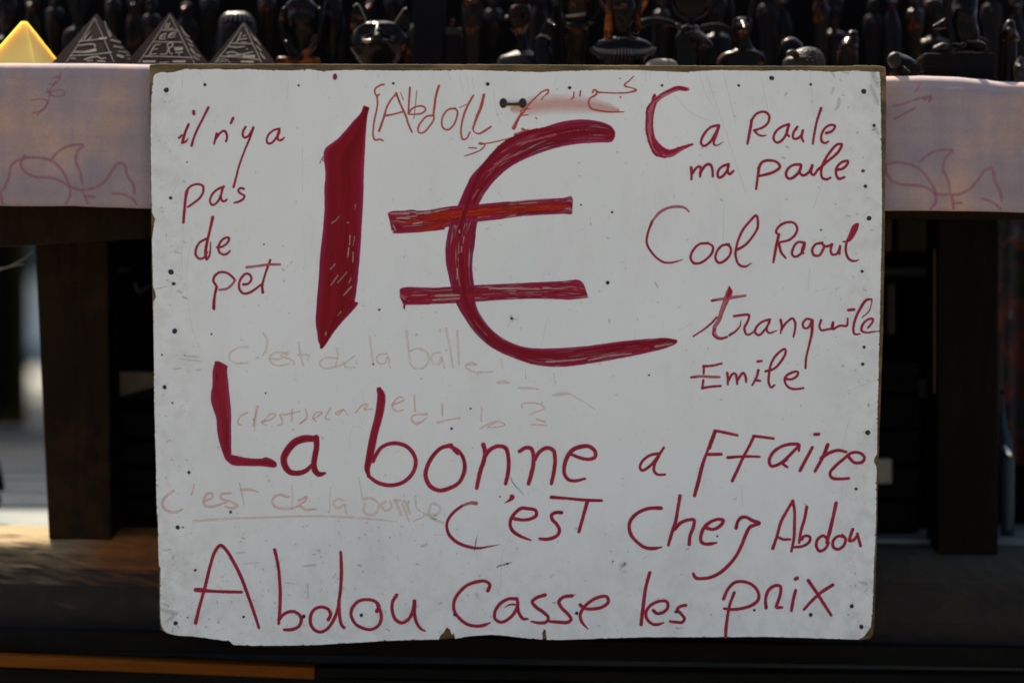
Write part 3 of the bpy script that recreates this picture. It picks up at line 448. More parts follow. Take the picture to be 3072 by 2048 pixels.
# tiny specks: real geometry, joined
V = []; F = []; U = []
for k in range(1500):
    if k < 700: x, y = random.uniform(475, 2620), random.uniform(225, 1900)
    elif k < 1250: x, y = random.gauss(850, 420), 1905 - abs(random.gauss(0, 230))
    else: x, y = random.choice((random.uniform(472, 560), random.uniform(2540, 2625))), random.uniform(240, 1890)
    if not (472 < x < 2622 - (y - 200) * 0.012 and 225 < y < 1898): continue
    r = abs(random.gauss(0, 1.0)) + 0.7; a = random.uniform(0, 3.14) if random.random() < .6 else 2.75; e = random.choice((1, 1, 1.6, 2.6))
    n = 6; o = len(V); c = P(x, y, 0) - Vector((0, 0.00064, 0)); s = PX()
    for i in range(n):
        t = 2 * math.pi * i / n; u, v = r * e * math.cos(t), r * math.sin(t)
        V.append(c + Vector(((u * math.cos(a) - v * math.sin(a)) * s, 0, (u * math.sin(a) + v * math.cos(a)) * s)))
    F.append(tuple(range(o, o + n)))
m_sp, nt, b = new_mat('speck_grime'); b.inputs['Base Color'].default_value = (0.14, 0.13, 0.14, 1); b.inputs['Alpha'].default_value = 0.27; b.inputs['Roughness'].default_value = 0.9
sp = mesh_obj('specks', V, F, m_sp, SIGN); sp['kind'] = 'stuff'
# rusty wire staple with its two holes
for x in (1510, 1568):
    o = bpy.data.objects.new('staple_hole', HM); COL.objects.link(o); o.parent = SIGN
    o.location = P(x, 310, 0) - Vector(SIGN['_w']) - Vector((0, 0.00066, 0)); o.scale = (10.5 * PX(), 1, 13.5 * PX())
# ================================================================== solid shapes
def tube(pts, n=12, closed=True, squash=1.0):
    """pts: [(Vector, radius)] -> verts, faces of a round tube with domed ends"""
    V = []; F = []
    c = catmull([(*p, r) for p, r in pts], 1e-9) if False else [(*p, r) for p, r in pts]
    prev = None
    for i, q in enumerate(c):
        a = Vector(c[max(0, i-1)][:3]); b = Vector(c[min(len(c)-1, i+1)][:3]); t = (b - a).normalized()
        ref = prev if prev is not None else (Vector((0, 1, 0)) if abs(t.y) < 0.9 else Vector((1, 0, 0)))
        u = (ref - t * ref.dot(t)).normalized(); w = t.cross(u); prev = u
        for k in range(n):
            g = 2 * math.pi * k / n; V.append(Vector(q[:3]) + (u * math.cos(g) * squash + w * math.sin(g)) * q[3])
        if i:
            for k in range(n): F.append(((i-1)*n+k, (i-1)*n+(k+1) % n, i*n+(k+1) % n, i*n+k))
    F.append(tuple(range(n-1, -1, -1))); F.append(tuple(range((len(c)-1)*n, len(c)*n)))
    return V, F
def dome(pts, k=3):
    """add rounded ends to a tube path"""
    (p0, r0), (p1, _), (q1, _), (q0, s0) = pts[0], pts[1], pts[-2], pts[-1]
    t0 = (p0 - p1).normalized(); t1 = (q0 - q1).normalized()
    A = [(p0 + t0 * r0 * math.sin(math.radians(a)), r0 * math.cos(math.radians(a))) for a in (82, 58, 30)]
    B = [(q0 + t1 * s0 * math.sin(math.radians(a)), s0 * math.cos(math.radians(a))) for a in (30, 58, 82)]
    return A + pts + B
def smooth_path(pts, n=6):
    d = [(*p, r) for p, r in pts]; out = []
    for i in range(len(d) - 1):
        p0 = d[max(0, i-1)]; p1 = d[i]; p2 = d[i+1]; p3 = d[min(len(d)-1, i+2)]
        for t in range(n):
            u = t / n
            out.append(tuple(0.5*((2*p1[j]) + (-p0[j]+p2[j])*u + (2*p0[j]-5*p1[j]+4*p2[j]-p3[j])*u*u + (-p0[j]+3*p1[j]-3*p2[j]+p3[j])*u**3) for j in range(4)))
    out.append(d[-1]); return [(Vector(o[:3]), max(1e-5, o[3])) for o in out]
def tube_px(path, Y, n=12, squash=1.0, smooth=5):
    """path [(x, y, r_px, dy_m)] at base depth Y"""
    pts = [(P(q[0], q[1], Y) + Vector((0, q[3] if len(q) > 3 else 0, 0)), q[2] * PX(Y)) for q in path]
    if smooth and len(pts) > 2: pts = smooth_path(pts, smooth)
    return tube(dome(pts), n, squash=squash)
def join(geos):
    V = []; F = []
    for v, f in geos:
        o = len(V); V += list(v); F += [tuple(i + o for i in ff) for ff in f]
    return V, F
def loft_px(secs, Y, n=40, rows=5, depth=0.85, dents=(), power=2.0):
    """secs [(x, y, halfwidth, depthfactor, dy)] px rings, top to bottom; dents [(x, y, r, push_m)] move front points along Y"""
    d = [(s[0], s[1], s[2], s[3] if len(s) > 3 else depth, s[4] if len(s) > 4 else 0.0) for s in secs]
    rings = []
    for i in range(len(d) - 1):
        p0 = d[max(0, i-1)]; p1 = d[i]; p2 = d[i+1]; p3 = d[min(len(d)-1, i+2)]
        for t in range(rows):
            u = t / rows
            rings.append([0.5*((2*p1[j]) + (-p0[j]+p2[j])*u + (2*p0[j]-5*p1[j]+4*p2[j]-p3[j])*u*u + (-p0[j]+3*p1[j]-3*p2[j]+p3[j])*u**3) for j in range(5)])
            rings[-1][2] = max(0.3, rings[-1][2])
    rings.append(list(d[-1]))
    V = []; F = []; s = PX(Y)
    for i, (x, y, w, dp, dy) in enumerate(rings):
        c = P(x, y, Y)
        for k in range(n):
            g = 2 * math.pi * k / n; cx, sy = math.cos(g), math.sin(g)
            if power != 2.0:
                cx = math.copysign(abs(cx) ** (2/power), cx); sy = math.copysign(abs(sy) ** (2/power), sy)
            px, py = x + w * cx, y
            v = c + Vector((w * cx * s, dp * w * sy * s + dy, 0))
            if sy < 0:
                for (ex, ey, er, push) in dents:
                    q = ((px-ex)**2 + (py-ey)**2) / (er*er)
                    if q < 6: v.y += push * math.exp(-q)
            V.append(v)
        if i:
            for k in range(n): F.append(((i-1)*n+k, i*n+k, i*n+(k+1) % n, (i-1)*n+(k+1) % n))
    F.append(tuple(range(n))); F.append(tuple(range((len(rings)-1)*n + n - 1, (len(rings)-1)*n - 1, -1)))
    return V, F
def box(c0, c1, shear=0.0):
    """axis box between corners; shear tips z with x"""
    x0, y0, z0 = c0; x1, y1, z1 = c1
    V = [Vector((x, y, z + shear * x)) for x in (x0, x1) for y in (y0, y1) for z in (z0, z1)]
    F = [(0, 1, 3, 2), (4, 6, 7, 5), (0, 4, 5, 1), (2, 3, 7, 6), (0, 2, 6, 4), (1, 5, 7, 3)]
    return V, F
def bevel(o, w, seg=2):
    b = o.modifiers.new('bevel', 'BEVEL'); b.width = w; b.segments = seg; b.limit_method = 'ANGLE'; b.angle_limit = math.radians(40)
    return o
def on_plane(x, y, p0, n, off=0.0004):
    o = Vector((0, -D, CZ)); d = (P(x, y, 0) - o).normalized()
    t = (p0 - o).dot(n) / d.dot(n); return o + d * t + n * off

# staple rod (half-round rusty wire bridging its two holes)
so = mesh_obj('staple_wire', *tube_px([(1506, 312, 4.2, 0.001), (1512, 313, 5, -0.0022), (1538, 314, 4.6, -0.0030), (1562, 313, 5.4, -0.0022), (1570, 314, 4.4, 0.001)], 0, 10, smooth=3), M_RUST, SIGN, smooth=True)

# ------------------------------------------------------------------ table surface height (it drops slightly to the right)
SH = -0.0168                                     # slope of the stall: metres down per metre to the right
def tz(X): return P(1536, 207, 0.03).z + SH * X  # cloth top at the front edge
# ------------------------------------------------------------------ statue materials
def mat_black(name, col=(0.003, 0.003, 0.0035), amber=0.5, rough=0.13, sc=22, tint=(0.34, 0.085, 0.010), spec=0.085):
    m, nt, b = new_mat(name)
    n = tex(nt, sc, 5, 0.65, dist=0.6)
    a = ramp(nt, n.outputs['Fac'], [(0.62 - 0.12 * amber, 0.0), (0.80 - 0.1 * amber, 0.75)])  # amber patches paint the glints of orange light on the figures
    c = mix(nt, a.outputs[0], col, tint)
    nt.links.new(c, b.inputs['Base Color'])
    n2 = tex(nt, 60, 4, 0.7); r = ramp(nt, n2.outputs['Fac'], [(0.3, rough * 0.7), (0.75, rough * 1.8)])
    nt.links.new(r.outputs[0], b.inputs['Roughness'])
    b.inputs['Specular IOR Level'].default_value = spec
    b.inputs['Specular Tint'].default_value = (1.0, 0.85, 0.7, 1)
    bp = nd(nt, 'ShaderNodeBump'); bp.inputs['Strength'].default_value = 0.25; bp.inputs['Distance'].default_value = 0.002
    nt.links.new(tex(nt, 140, 3, 0.6).outputs['Fac'], bp.inputs['Height']); nt.links.new(bp.outputs[0], b.inputs['Normal'])
    return m
M_BLK = mat_black('polished_black_resin', amber=0.2)
M_BLK2 = mat_black('dark_brown_resin', (0.005, 0.0035, 0.003), amber=0.42, rough=0.16, sc=30)
M_DULL = mat_black('dull_black_resin', (0.006, 0.006, 0.007), amber=0.0, rough=0.5, spec=0.03)
M_AMB = mat_black('amber_glint_resin', (0.03, 0.009, 0.002), amber=0.9, rough=0.2, sc=26, tint=(0.45, 0.13, 0.015))
M_PEW = simple('pewter_grey', (0.014, 0.013, 0.011), 0.4, 0.7, 160, 0.10, 0.0, 0.6)
M_RIM = simple('bright_highlight_tone', (0.11, 0.098, 0.082), 0.3, 0.4, 200, 0.4, 0.2)  # pale tone painting sunlit highlights on rims, beads and bands
M_PYR = simple('dark_slate', (0.013, 0.0075, 0.0085), 0.8, 0.25, 60, 0.03)
M_ENG = simple('engraved_line', (0.155, 0.14, 0.115), 0.8, 0.25, 220)
def mat_onyx():
    m, nt, b = new_mat('yellow_onyx')
    n = tex(nt, 9, 4, 0.6); c = ramp(nt, n.outputs['Fac'], [(0.3, (0.40, 0.29, 0.06)), (0.7, (0.47, 0.36, 0.10))]).outputs[0]
    nt.links.new(c, b.inputs['Base Color']); b.inputs['Roughness'].default_value = 0.4; b.inputs['Specular IOR Level'].default_value = 0.08
    b.inputs['Subsurface Weight'].default_value = 0.9; b.inputs['Subsurface Radius'].default_value = (1.0, 0.62, 0.16); b.inputs['Subsurface Scale'].default_value = 0.05
    return m
M_ONYX = mat_onyx()

# ------------------------------------------------------------------ pyramids
def pyramid(ax, ay, Y, R, a, label, mat, h_extra=0.0, engr=None, trunc=0.022):
    top = P(ax, ay, Y); X = top.x; base = tz(X) + 0.001; h = top.z - base
    T = thing('pyramid', (X, Y, base), label, 'pyramid', 'little pyramids on the left of the stall')
    r = h * R
    cs = [Vector((X + r * math.cos(a + k * math.pi/2), Y + r * math.sin(a + k * math.pi/2), base)) for k in range(4)]
    tp = [top * (1 - trunc) + c * trunc - Vector((0, 0, 0)) for c in cs]
    V = cs + tp; F = [(3, 2, 1, 0), (4, 5, 6, 7)] + [(k, (k+1) % 4, 4 + (k+1) % 4, 4 + k) for k in range(4)]
    body = mesh_obj('body', V, F, mat, T); bevel(body, 0.0007, 2)
    if engr:
        # front-left face: corners 2 (left) .. 3 (front); right face: corners 3 .. 0
        for (i, j), ss in engr:
            n = (cs[j] - cs[i]).cross(top - cs[i]).normalized()
            if n.y > 0: n = -n
            VV = []; FF = []
            for s in ss.split(';'):
                if not s.strip(): continue
                v, f, u, t = ribbon_geo(parse(s, 7, 0, 0, 2.94), jitter=0.4); o = len(VV)
                LAY[0] = (LAY[0] + 1) % 16
                VV += [on_plane(x, y, top, n, 0.0003 + LAY[0] * 0.00002 + tt * 0.00002) for (x, y), tt in zip(v, t)]; FF += [tuple(q + o for q in g) for g in f]
            mesh_obj('engraving', VV, FF, M_ENG, T)
    return T
pyramid(73, 55, 0.13, 0.84, math.radians(27), 'plain honey yellow pyramid at the far left of the stall', M_ONYX, trunc=0.075)
pyramid(290, 40, 0.13, 0.86, math.radians(24), 'dark engraved pyramid standing next to the yellow one', M_PYR, engr=[
    ((2, 3), '838,165,4 715,360,5 590,545,5;838,165,4 920,350,6 1005,550,5;700,365 800,358 930,340;620,495 800,485 985,465;745,345,10 800,275,4;775,360,9 810,325,5;880,345,16 935,338,18;690,405,7 840,402,9 835,425,7;650,460,9 750,462,14 840,445,26;745,530,9 800,512,12 870,505,9 890,520,9 935,515,7;625,520,7 665,518,9;860,540,10 930,545,6;770,540,10 820,535,6'),
    ((3, 0), '920,190,5 965,330,9;960,270,6 975,320,12;975,355,14 1060,375,9;1005,410,12 1080,425,9;1040,455 1130,465;1035,490,20 1080,505,24;1110,490 1140,488;1120,520 1160,525')])
pyramid(510, 36, 0.13, 0.84, math.radians(30), 'dark engraved pyramid in the middle of the three dark ones', M_PYR, engr=[
    ((2, 3), '1500,140,4 1370,340,6 1225,555,6;1500,140,4 1610,350,6 1715,560,5;1415,270 1570,270;1350,372 1615,375;1270,500 1480,503 1690,512;1475,210,10 1455,258,9;1500,205,8 1480,256,9 1528,250,7;1468,300,9 1425,315,11 1408,348,10;1425,325 1462,325;1410,348 1460,343;1552,290,9 1502,303,11 1485,335,10;1505,312 1550,310;1490,333 1545,328;1415,395,8 1370,402,8 1345,440,9 1310,500,9;1350,437 1392,435;1330,480 1380,480;1295,498 1340,500;1470,480,8 1485,430,9 1480,392,11 1520,380,10 1523,408,10 1492,432,10 1500,470,8 1522,480,8;1415,482 1470,480;1540,425,10 1612,425,10;1548,440,18 1605,438,18;1550,465,12 1610,465,12;1580,465 1578,498;1265,545,16 1365,545,18;1410,555 1440,555 1490,550;1530,545,16 1630,545,20'),
    ((3, 0), '1595,240,5 1625,300,9;1625,300,10 1665,330,8;1640,340,6 1690,375,9;1660,390,8 1700,410,9;1680,430,10 1710,470,12;1720,480,8 1760,500,10;1700,500,9 1750,530,10')])
pyramid(733, 63, 0.13, 0.84, math.radians(28), 'dark engraved pyramid on the right of the three, with a circle on its face', M_PYR, engr=[
    ((2, 3), '2150,210,4 2020,400,6 1895,555,5;2150,210,4 2230,390,6 2310,555,6;2040,385 2230,390;1940,500 2110,508 2290,530;2130,288,8 2088,380,10;2142,322,9 2172,312,6;2112,350,9 2178,342,9;2130,376 2175,376;2010,410,9 2080,420,11 2162,412,7;2000,470,10 2060,462,9 2120,490,9;2010,495,9 2100,488,9 2232,462,9;2150,500,20 2240,500,26;2178,434,9 2182,436,9;1910,550,6 1950,525,6 2000,530,6 2030,556,6;1935,560,5 1960,543,5 1995,545,5;2130,545,14 2230,548,18'),
    ((3, 0), '2210,300,5 2250,360,9;2240,330,6 2290,400,9;2260,410,10 2300,450,10;2290,470,10 2330,520,12')])

# ------------------------------------------------------------------ statuettes
def part(name, geo, mat, T, smooth=True):
    o = mesh_obj(name, geo[0], geo[1], mat, T, smooth=smooth)
    if smooth:
        for p in o.data.polygons:
            if len(p.vertices) > 8: p.use_smooth = False
    return o
def statue(name, x, Y, label, cat, group=None):
    X = P(x, 0, Y).x
    return thing(name, (X, Y, tz(X) + 0.001), label, cat, group)
def basey(x, Y):      # photo row on which something stands at depth Y
    X = P(x, 0, Y).x; return 1024 - (tz(X) + 0.0012 - CZ) / PX(Y)
GA = 'black Egyptian figurines on the stall'
# striped headdress bust behind the fourth pyramid
Y = 0.26; by = basey(712, Y)
T = statue('sphinx_bust', 712, Y, 'glossy dark bust with striped headdress behind the rightmost pyramid', 'figurine', GA)
part('headdress', loft_px([(712, 34, 4), (712, 38, 24), (712, 48, 42), (712, 66, 54), (712, 95, 62), (712, 130, 68), (712, 170, 74), (712, by, 70)], Y, 48, 5), M_BLK, T)
part('face', loft_px([(700, 66, 6), (700, 76, 26), (700, 105, 33), (700, 140, 28), (700, 165, 12)], Y - 0.014, 32, 4, dents=[(700, 110, 6, -0.006), (690, 98, 7, 0.003), (711, 98, 7, 0.003)]), M_BLK2, T)
for k in range(9):
    g = math.radians(-62 + k * 15.5); xx = 712
    pts = []
    for (yy, w) in ((40, 28), (48, 42), (57, 51), (68, 57)):
        pts.append((P(xx + w * math.sin(g), yy, Y) + Vector((0, -0.86 * w * math.cos(g) * PX(Y), 0)), 2.1 * PX(Y)))
    part('headdress_stripe', tube(dome(smooth_path(pts, 3)), 6), M_RIM, T)
# falcon-like figure
Y = 0.20; by = basey(905, Y)
T = statue('falcon_statuette', 905, Y, 'dark glossy falcon statuette left of the cat head', 'figurine', GA)
part('body', loft_px([(900, -30, 18), (900, -8, 30), (902, 10, 42), (905, 28, 56, 0.6), (907, 60, 58, 0.6), (907, 100, 50, 0.65), (905, 118, 38, 0.8), (903, 150, 30), (903, by, 34)], Y, 40, 5, dents=[(885, 60, 22, -0.010), (925, 60, 22, -0.010), (905, 60, 8, 0.006)]), M_BLK, T)
part('wing', tube_px([(852, 30, 8), (846, 70, 10), (850, 110, 7), (862, 140, 4)], Y - 0.01), M_BLK, T)
part('wing', tube_px([(958, 30, 8), (963, 70, 10), (956, 110, 7), (946, 140, 4)], Y - 0.01), M_BLK, T)
part('claw', tube_px([(860, 130, 9), (872, 150, 12), (888, 166, 13), (898, 172, 14)], Y - 0.035), M_BLK, T)
part('claw', tube_px([(945, 128, 8), (932, 148, 10), (915, 164, 12)], Y - 0.035), M_BLK2, T)
part('base', tube_px([(840, 182, 12), (900, 184, 14), (950, 184, 12)], Y - 0.03), M_AMB, T)
# slender stele
def simple_statue(name, x, Y, secs, label, mat, cat='figurine', n=32, power=2.0, dents=(), group=GA, extra=()):
    by = basey(x, Y); T = statue(name, x, Y, label, cat, group)
    s = [q if q[1] != 'b' else (q[0], by) + tuple(q[2:]) for q in secs]
    part('body', loft_px(s, Y, n, 5, dents=dents, power=power), mat, T)
    for nm, geo, mm in extra: part(nm, geo, mm, T)
    return T
simple_statue('mummy_figurine', 998, 0.22, [(998, -20, 20), (998, 10, 26), (998, 45, 30), (998, 90, 27), (998, 140, 20), (998, 175, 14), (998, 'b', 24)], 'slender mummy-shaped figurine just left of the cat head', M_BLK,
    dents=[(998, 60, 8, -0.008), (985, 30, 9, 0.004), (1011, 30, 9, 0.004)])
# cat head
Y = 0.16; by = basey(1137, Y)
T = statue('cat_head_bust', 1137, Y, 'glossy black cat head with tall ears and hollow eyes', 'figurine', GA)
d = [(1104, 106, 25, 0.011), (1170, 106, 25, 0.011), (1137, 80, 9, -0.003), (1137, 100, 8, -0.012), (1137, 118, 9, -0.016), (1137, 130, 12, -0.012), (1110, 136, 14, -0.010), (1164, 136, 14, -0.010), (1137, 160, 16, -0.004), (1100, 82, 22, -0.004), (1172, 82, 22, -0.004)]
part('head', loft_px([(1137, 64, 20, 0.6), (1137, 67, 44, 0.6), (1137, 78, 66, 0.7), (1137, 96, 80, 0.75), (1137, 120, 89, 0.8), (1137, 142, 88, 0.8), (1137, 165, 76, 0.8), (1137, 190, 58, 0.8), (1137, 215, 50, 0.8), (1137, by, 70, 0.8)], Y, 72, 8, dents=d), M_BLK, T)
part('nose_highlight', tube_px([(1137, 80, 1.6, -.036), (1138, 96, 2.6, -.047), (1135, 112, 3.2, -.054), (1133, 122, 2.8, -.057)], Y), M_RIM, T)
part('cheek_highlight', tube_px([(1094, 132, 4, -.036), (1104, 137, 6, -.045), (1116, 138, 5, -.050)], Y), M_RIM, T)
def ear(pts_out, Y, name, T, inner):
    # flat curved ear: two lofted edges with thickness
    V = []; n = len(pts_out)
    for (x0, x1, y) in pts_out:
        c0 = P(x0, y, Y); c1 = P(x1, y, Y); m = P((x0 + x1) / 2, y, Y); th = 0.004
        V += [c0 + Vector((0, -0.003, 0)), m + Vector((0, 0.006, 0)), c1 + Vector((0, -0.003, 0)), c1 + Vector((0, th, 0)), m + Vector((0, th + 0.012, 0)), c0 + Vector((0, th, 0))]
    F = []
    for i in range(n - 1):
        for k in range(6): F.append((i*6+k, i*6+(k+1) % 6, (i+1)*6+(k+1) % 6, (i+1)*6+k))
    F.append(tuple(range(5, -1, -1))); F.append(tuple(range((n-1)*6, n*6)))
    o = part(name, (V, F), M_BLK, T); sm = o.modifiers.new('round', 'SUBSURF'); sm.levels = 2; sm.render_levels = 2
    # sunlit rim highlight, drawn as a pale tube
    part('ear_rim_highlight', tube(dome(smooth_path([(P(x, y, Y) + Vector((0, -0.004, 0)), 2.0 * PX(Y)) for x, y in inner], 4)), 8), M_RIM, o if False else T)
ear([(1050, 1103, 96), (1050, 1099, 76), (1052, 1094, 55), (1056, 1088, 35), (1063, 1082, 20), (1070, 1076, 14)], Y - 0.004, 'ear', T, [(1062, 20), (1072, 14), (1080, 22), (1090, 42), (1098, 64), (1103, 80)])
ear([(1180, 1232, 96), (1184, 1232, 76), (1193, 1232, 58), (1202, 1230, 42), (1209, 1224, 32), (1215, 1220, 27)], Y - 0.004, 'ear', T, [(1219, 26), (1212, 29), (1203, 42), (1192, 58), (1184, 72)])
# dull stele block
Y = 0.24; T = statue('black_stele', 1288, Y, 'plain dull black tablet standing right of the cat head', 'tablet')
X0, X1 = P(1240, 0, Y).x, P(1334, 0, Y).x
bevel(mesh_obj('slab', *box((X0, Y - 0.01, tz(X0) + .002), (X1, Y + 0.03, P(0, -60, Y).z)), M_DULL, T), 0.003)
bevel(mesh_obj('plinth', *box((X0 - .006, Y - 0.018, tz(X0) + .001), (X1 + .006, Y + 0.038, tz(X0) + .012)), M_DULL, T), 0.002)
# small figure on grey block
Y = 0.22; T = statue('stone_box', 1362, Y, 'small black box with a pale grey lid and orange flame-like knob', 'box')
X0, X1 = P(1340, 0, Y).x, P(1384, 0, Y).x
bevel(mesh_obj('box_body', *box((X0, Y, tz(X0) + .001), (X1, Y + .03, P(0, 106, Y).z)), M_DULL, T), 0.001)
bevel(mesh_obj('lid', *box((X0 - .001, Y - .002, P(0, 105, Y).z), (X1 + .001, Y + .032, P(0, 86, Y).z)), M_PEW, T), 0.001)
part('knob', tube_px([(1352, 84, 5), (1358, 70, 8), (1356, 58, 4)], Y + .012), M_AMB, T)
# mummy case
simple_statue('mummy_figurine', 1418, 0.20, [(1418, -40, 30), (1418, 0, 34), (1418, 10, 32), (1418, 40, 33), (1418, 90, 32), (1418, 140, 28), (1418, 'b', 26)], 'tall upright mummy case figurine with smooth round shoulders', M_BLK2,
    dents=[(1418, 50, 10, -0.006), (1404, 20, 10, 0.004), (1432, 20, 10, 0.004)], extra=[('collar', tube_px([(1404, 6, 4, -.018), (1418, 10, 4, -.022), (1432, 6, 4, -.018)], 0.20), M_PEW)])
# bust with face and speckled collar
Y = 0.20; by = basey(1560, Y)
T = statue('woman_bust', 1555, Y, 'dark bust with bare round face and grey speckled collar', 'figurine', GA)
d = [(1543, 54, 10, 0.006), (1572, 54, 10, 0.006), (1553, 66, 5, -0.009), (1553, 48, 4, -0.004), (1552, 88, 8, -0.006), (1553, 82, 5, 0.003), (1537, 75, 9, -0.002), (1552, 100, 8, -0.005)]
part('head', loft_px([(1562, 12, 10), (1562, 18, 26), (1560, 30, 33), (1558, 50, 35), (1558, 70, 32), (1556, 88, 25), (1555, 102, 14), (1558, 110, 12)], Y - .006, 48, 7, depth=0.95, dents=d), M_BLK2, T)
part('neck', loft_px([(1562, 95, 17), (1564, 120, 18), (1566, 150, 22), (1568, 175, 34)], Y, 24, 4), M_BLK, T)
part('crown', loft_px([(1566, -60, 44), (1565, -20, 42), (1563, 5, 36), (1562, 20, 30)], Y + .008, 32, 4), M_BLK, T)
part('ear', tube_px([(1516, 60, 3.5), (1519, 54, 4.5), (1524, 50, 3)], Y - .004), M_PEW, T)
part('collar', loft_px([(1570, 152, 24), (1562, 165, 46), (1556, 180, 62), (1552, by, 66)], Y, 40, 4, depth=0.7), M_PEW, T)
# small jackal
Y = 0.17
T = statue('jackal_statuette', 1632, Y, 'small black jackal statuette with a glinting neck between two busts', 'figurine', GA)
by = basey(1630, Y)
part('body', loft_px([(1650, 60, 6), (1648, 66, 14), (1641, 85, 19), (1632, 105, 20), (1628, 120, 22), (1626, 140, 24), (1628, 165, 28), (1632, by, 34)], Y, 36, 5), M_BLK, T)
part('neck_ring', tube_px([(1609, 116, 3, -.002), (1620, 110, 3, -.011), (1640, 112, 3, -.009), (1648, 118, 3, -.002)], Y), M_RIM, T)
part('snout', tube_px([(1644, 74, 12), (1655, 82, 8, -.02), (1662, 90, 5, -.035)], Y), M_BLK, T)
part('ear', tube_px([(1636, 64, 4), (1633, 50, 5), (1632, 38, 2)], Y), M_BLK, T)
part('ear', tube_px([(1656, 62, 4), (1658, 50, 5), (1660, 38, 2)], Y), M_BLK, T)
# standing pharaoh
Y = 0.17; by = basey(1735, Y)
T = statue('pharaoh_statuette', 1735, Y, 'standing black pharaoh statuette with pleated kilt, cut off above the chest', 'figurine', GA)
part('torso', loft_px([(1735, -60, 24), (1735, -45, 34), (1735, -20, 50), (1735, 10, 46), (1735, 35, 40), (1735, 50, 36), (1735, 75, 34)], Y, 40, 5, dents=[(1718, 0, 16, -.005), (1752, 0, 16, -.005)]), M_BLK2, T)
part('belt', tube_px([(1697, 52, 5, -.006), (1715, 54, 5, -.016), (1735, 52, 5, -.019), (1752, 47, 5, -.014)], Y), M_RIM, T)
part('kilt', loft_px([(1733, 66, 30), (1733, 78, 38), (1733, 100, 36), (1732, 140, 32), (1731, 170, 28), (1730, by, 30)], Y, 48, 5, dents=[(1715, 85, 10, -.008), (1752, 82, 12, -.008)]), M_BLK2, T)
for k in range(7):
    xx = 1707 + k * 8.5
    part('pleat', tube_px([(xx, 98, 2.2, -.013), (1708 + k * 7.6, 150, 2.2, -.012), (1711 + k * 6.6, 195, 2.0, -.010)], Y), M_BLK, T)
part('hand', tube_px([(1702, 80, 8, -.016), (1716, 84, 10, -.022), (1730, 86, 8, -.020)], Y), M_BLK, T)
part('hand', tube_px([(1768, 70, 6, -.01), (1756, 82, 9, -.018), (1742, 88, 9, -.020)], Y), M_BLK, T)
part('arm', tube_px([(1790, -10, 10), (1788, 30, 9), (1780, 58, 8, -.006), (1768, 72, 7, -.010)], Y), M_BLK, T)
part('arm', tube_px([(1684, -10, 10), (1688, 30, 9), (1692, 60, 8, -.008), (1702, 78, 7, -.014)], Y), M_BLK, T)
# queen with beaded collar and horned ring
Y = 0.15; by = basey(1865, Y)
T = statue('queen_bust', 1865, Y, 'dark queen bust with a wide scalloped bead collar and wig painted in orange light', 'figurine', GA)
part('face', loft_px([(1866, -20, 24), (1868, 0, 34), (1870, 30, 37), (1870, 60, 32), (1868, 85, 20), (1868, 100, 16)], Y - .01, 40, 6, depth=.9, dents=[(1858, 12, 8, .004), (1884, 12, 8, .004), (1870, 25, 5, -.008), (1870, 50, 7, -.004)]), M_BLK, T)
part('neck', loft_px([(1870, 85, 26), (1872, 110, 26), (1870, 135, 40)], Y, 24, 4), M_BLK, T)
part('wig_lock', tube_px([(1832, -10, 15), (1832, 30, 15), (1828, 60, 14), (1826, 90, 14), (1824, 118, 11)], Y - .004), M_AMB, T)
part('wig_lock', tube_px([(1912, -10, 15), (1912, 30, 14), (1910, 60, 14), (1908, 90, 13)], Y + .004), M_BLK2, T)
part('horn', tube_px([(1838, 48, 6), (1815, 30, 6), (1800, 5, 5), (1796, -25, 4)], Y + .012), M_AMB, T)
part('horn', tube_px([(1905, 48, 6), (1925, 30, 6), (1938, 5, 5), (1942, -25, 4)], Y + .012), M_AMB, T)
part('shoulders', loft_px([(1868, 112, 40, .5), (1868, 124, 74, .5), (1868, 140, 90, .5), (1868, 160, 84, .55), (1868, 185, 66, .6), (1868, by, 55, .6)], Y, 48, 5), M_BLK, T)
for r in range(5):              # rows of beads, each a joined row of little petals
    geos = []
    for k in range(26):
        g = math.radians(-86 + k * 172 / 25); w = 44 + r * 11.5; yy = 118 + r * 13.5 * (0.35 + 0.65 * math.cos(g)) + 3 * abs(math.sin(g)) * 2
        c = P(1868 + w * math.sin(g), yy, Y) + Vector((0, -(0.55 * w * math.cos(g) + 6) * PX(Y), 0))
        geos.append(tube(dome([(c, 2.6 * PX(Y)), (c + Vector((0.004 * math.sin(g), -0.001, -0.0045 * (0.3 + math.cos(g)))), 3.2 * PX(Y))]), 6))
    part('bead_row', join(geos), M_RIM if r < 4 else M_PEW, T)
# pale disc
Y = 0.12
T = statue('round_dish', 1985, Y, 'low pale grey domed disc beside the duck-headed figure', 'dish')
part('dome', loft_px([(1985, 178, 6), (1985, 180, 30), (1985, 188, 44), (1985, 205, 52), (1985, basey(1985, Y), 52)], Y, 40, 4), simple('pale_stone', (0.11, 0.095, 0.065), 0.7, 0.2, 80), T)
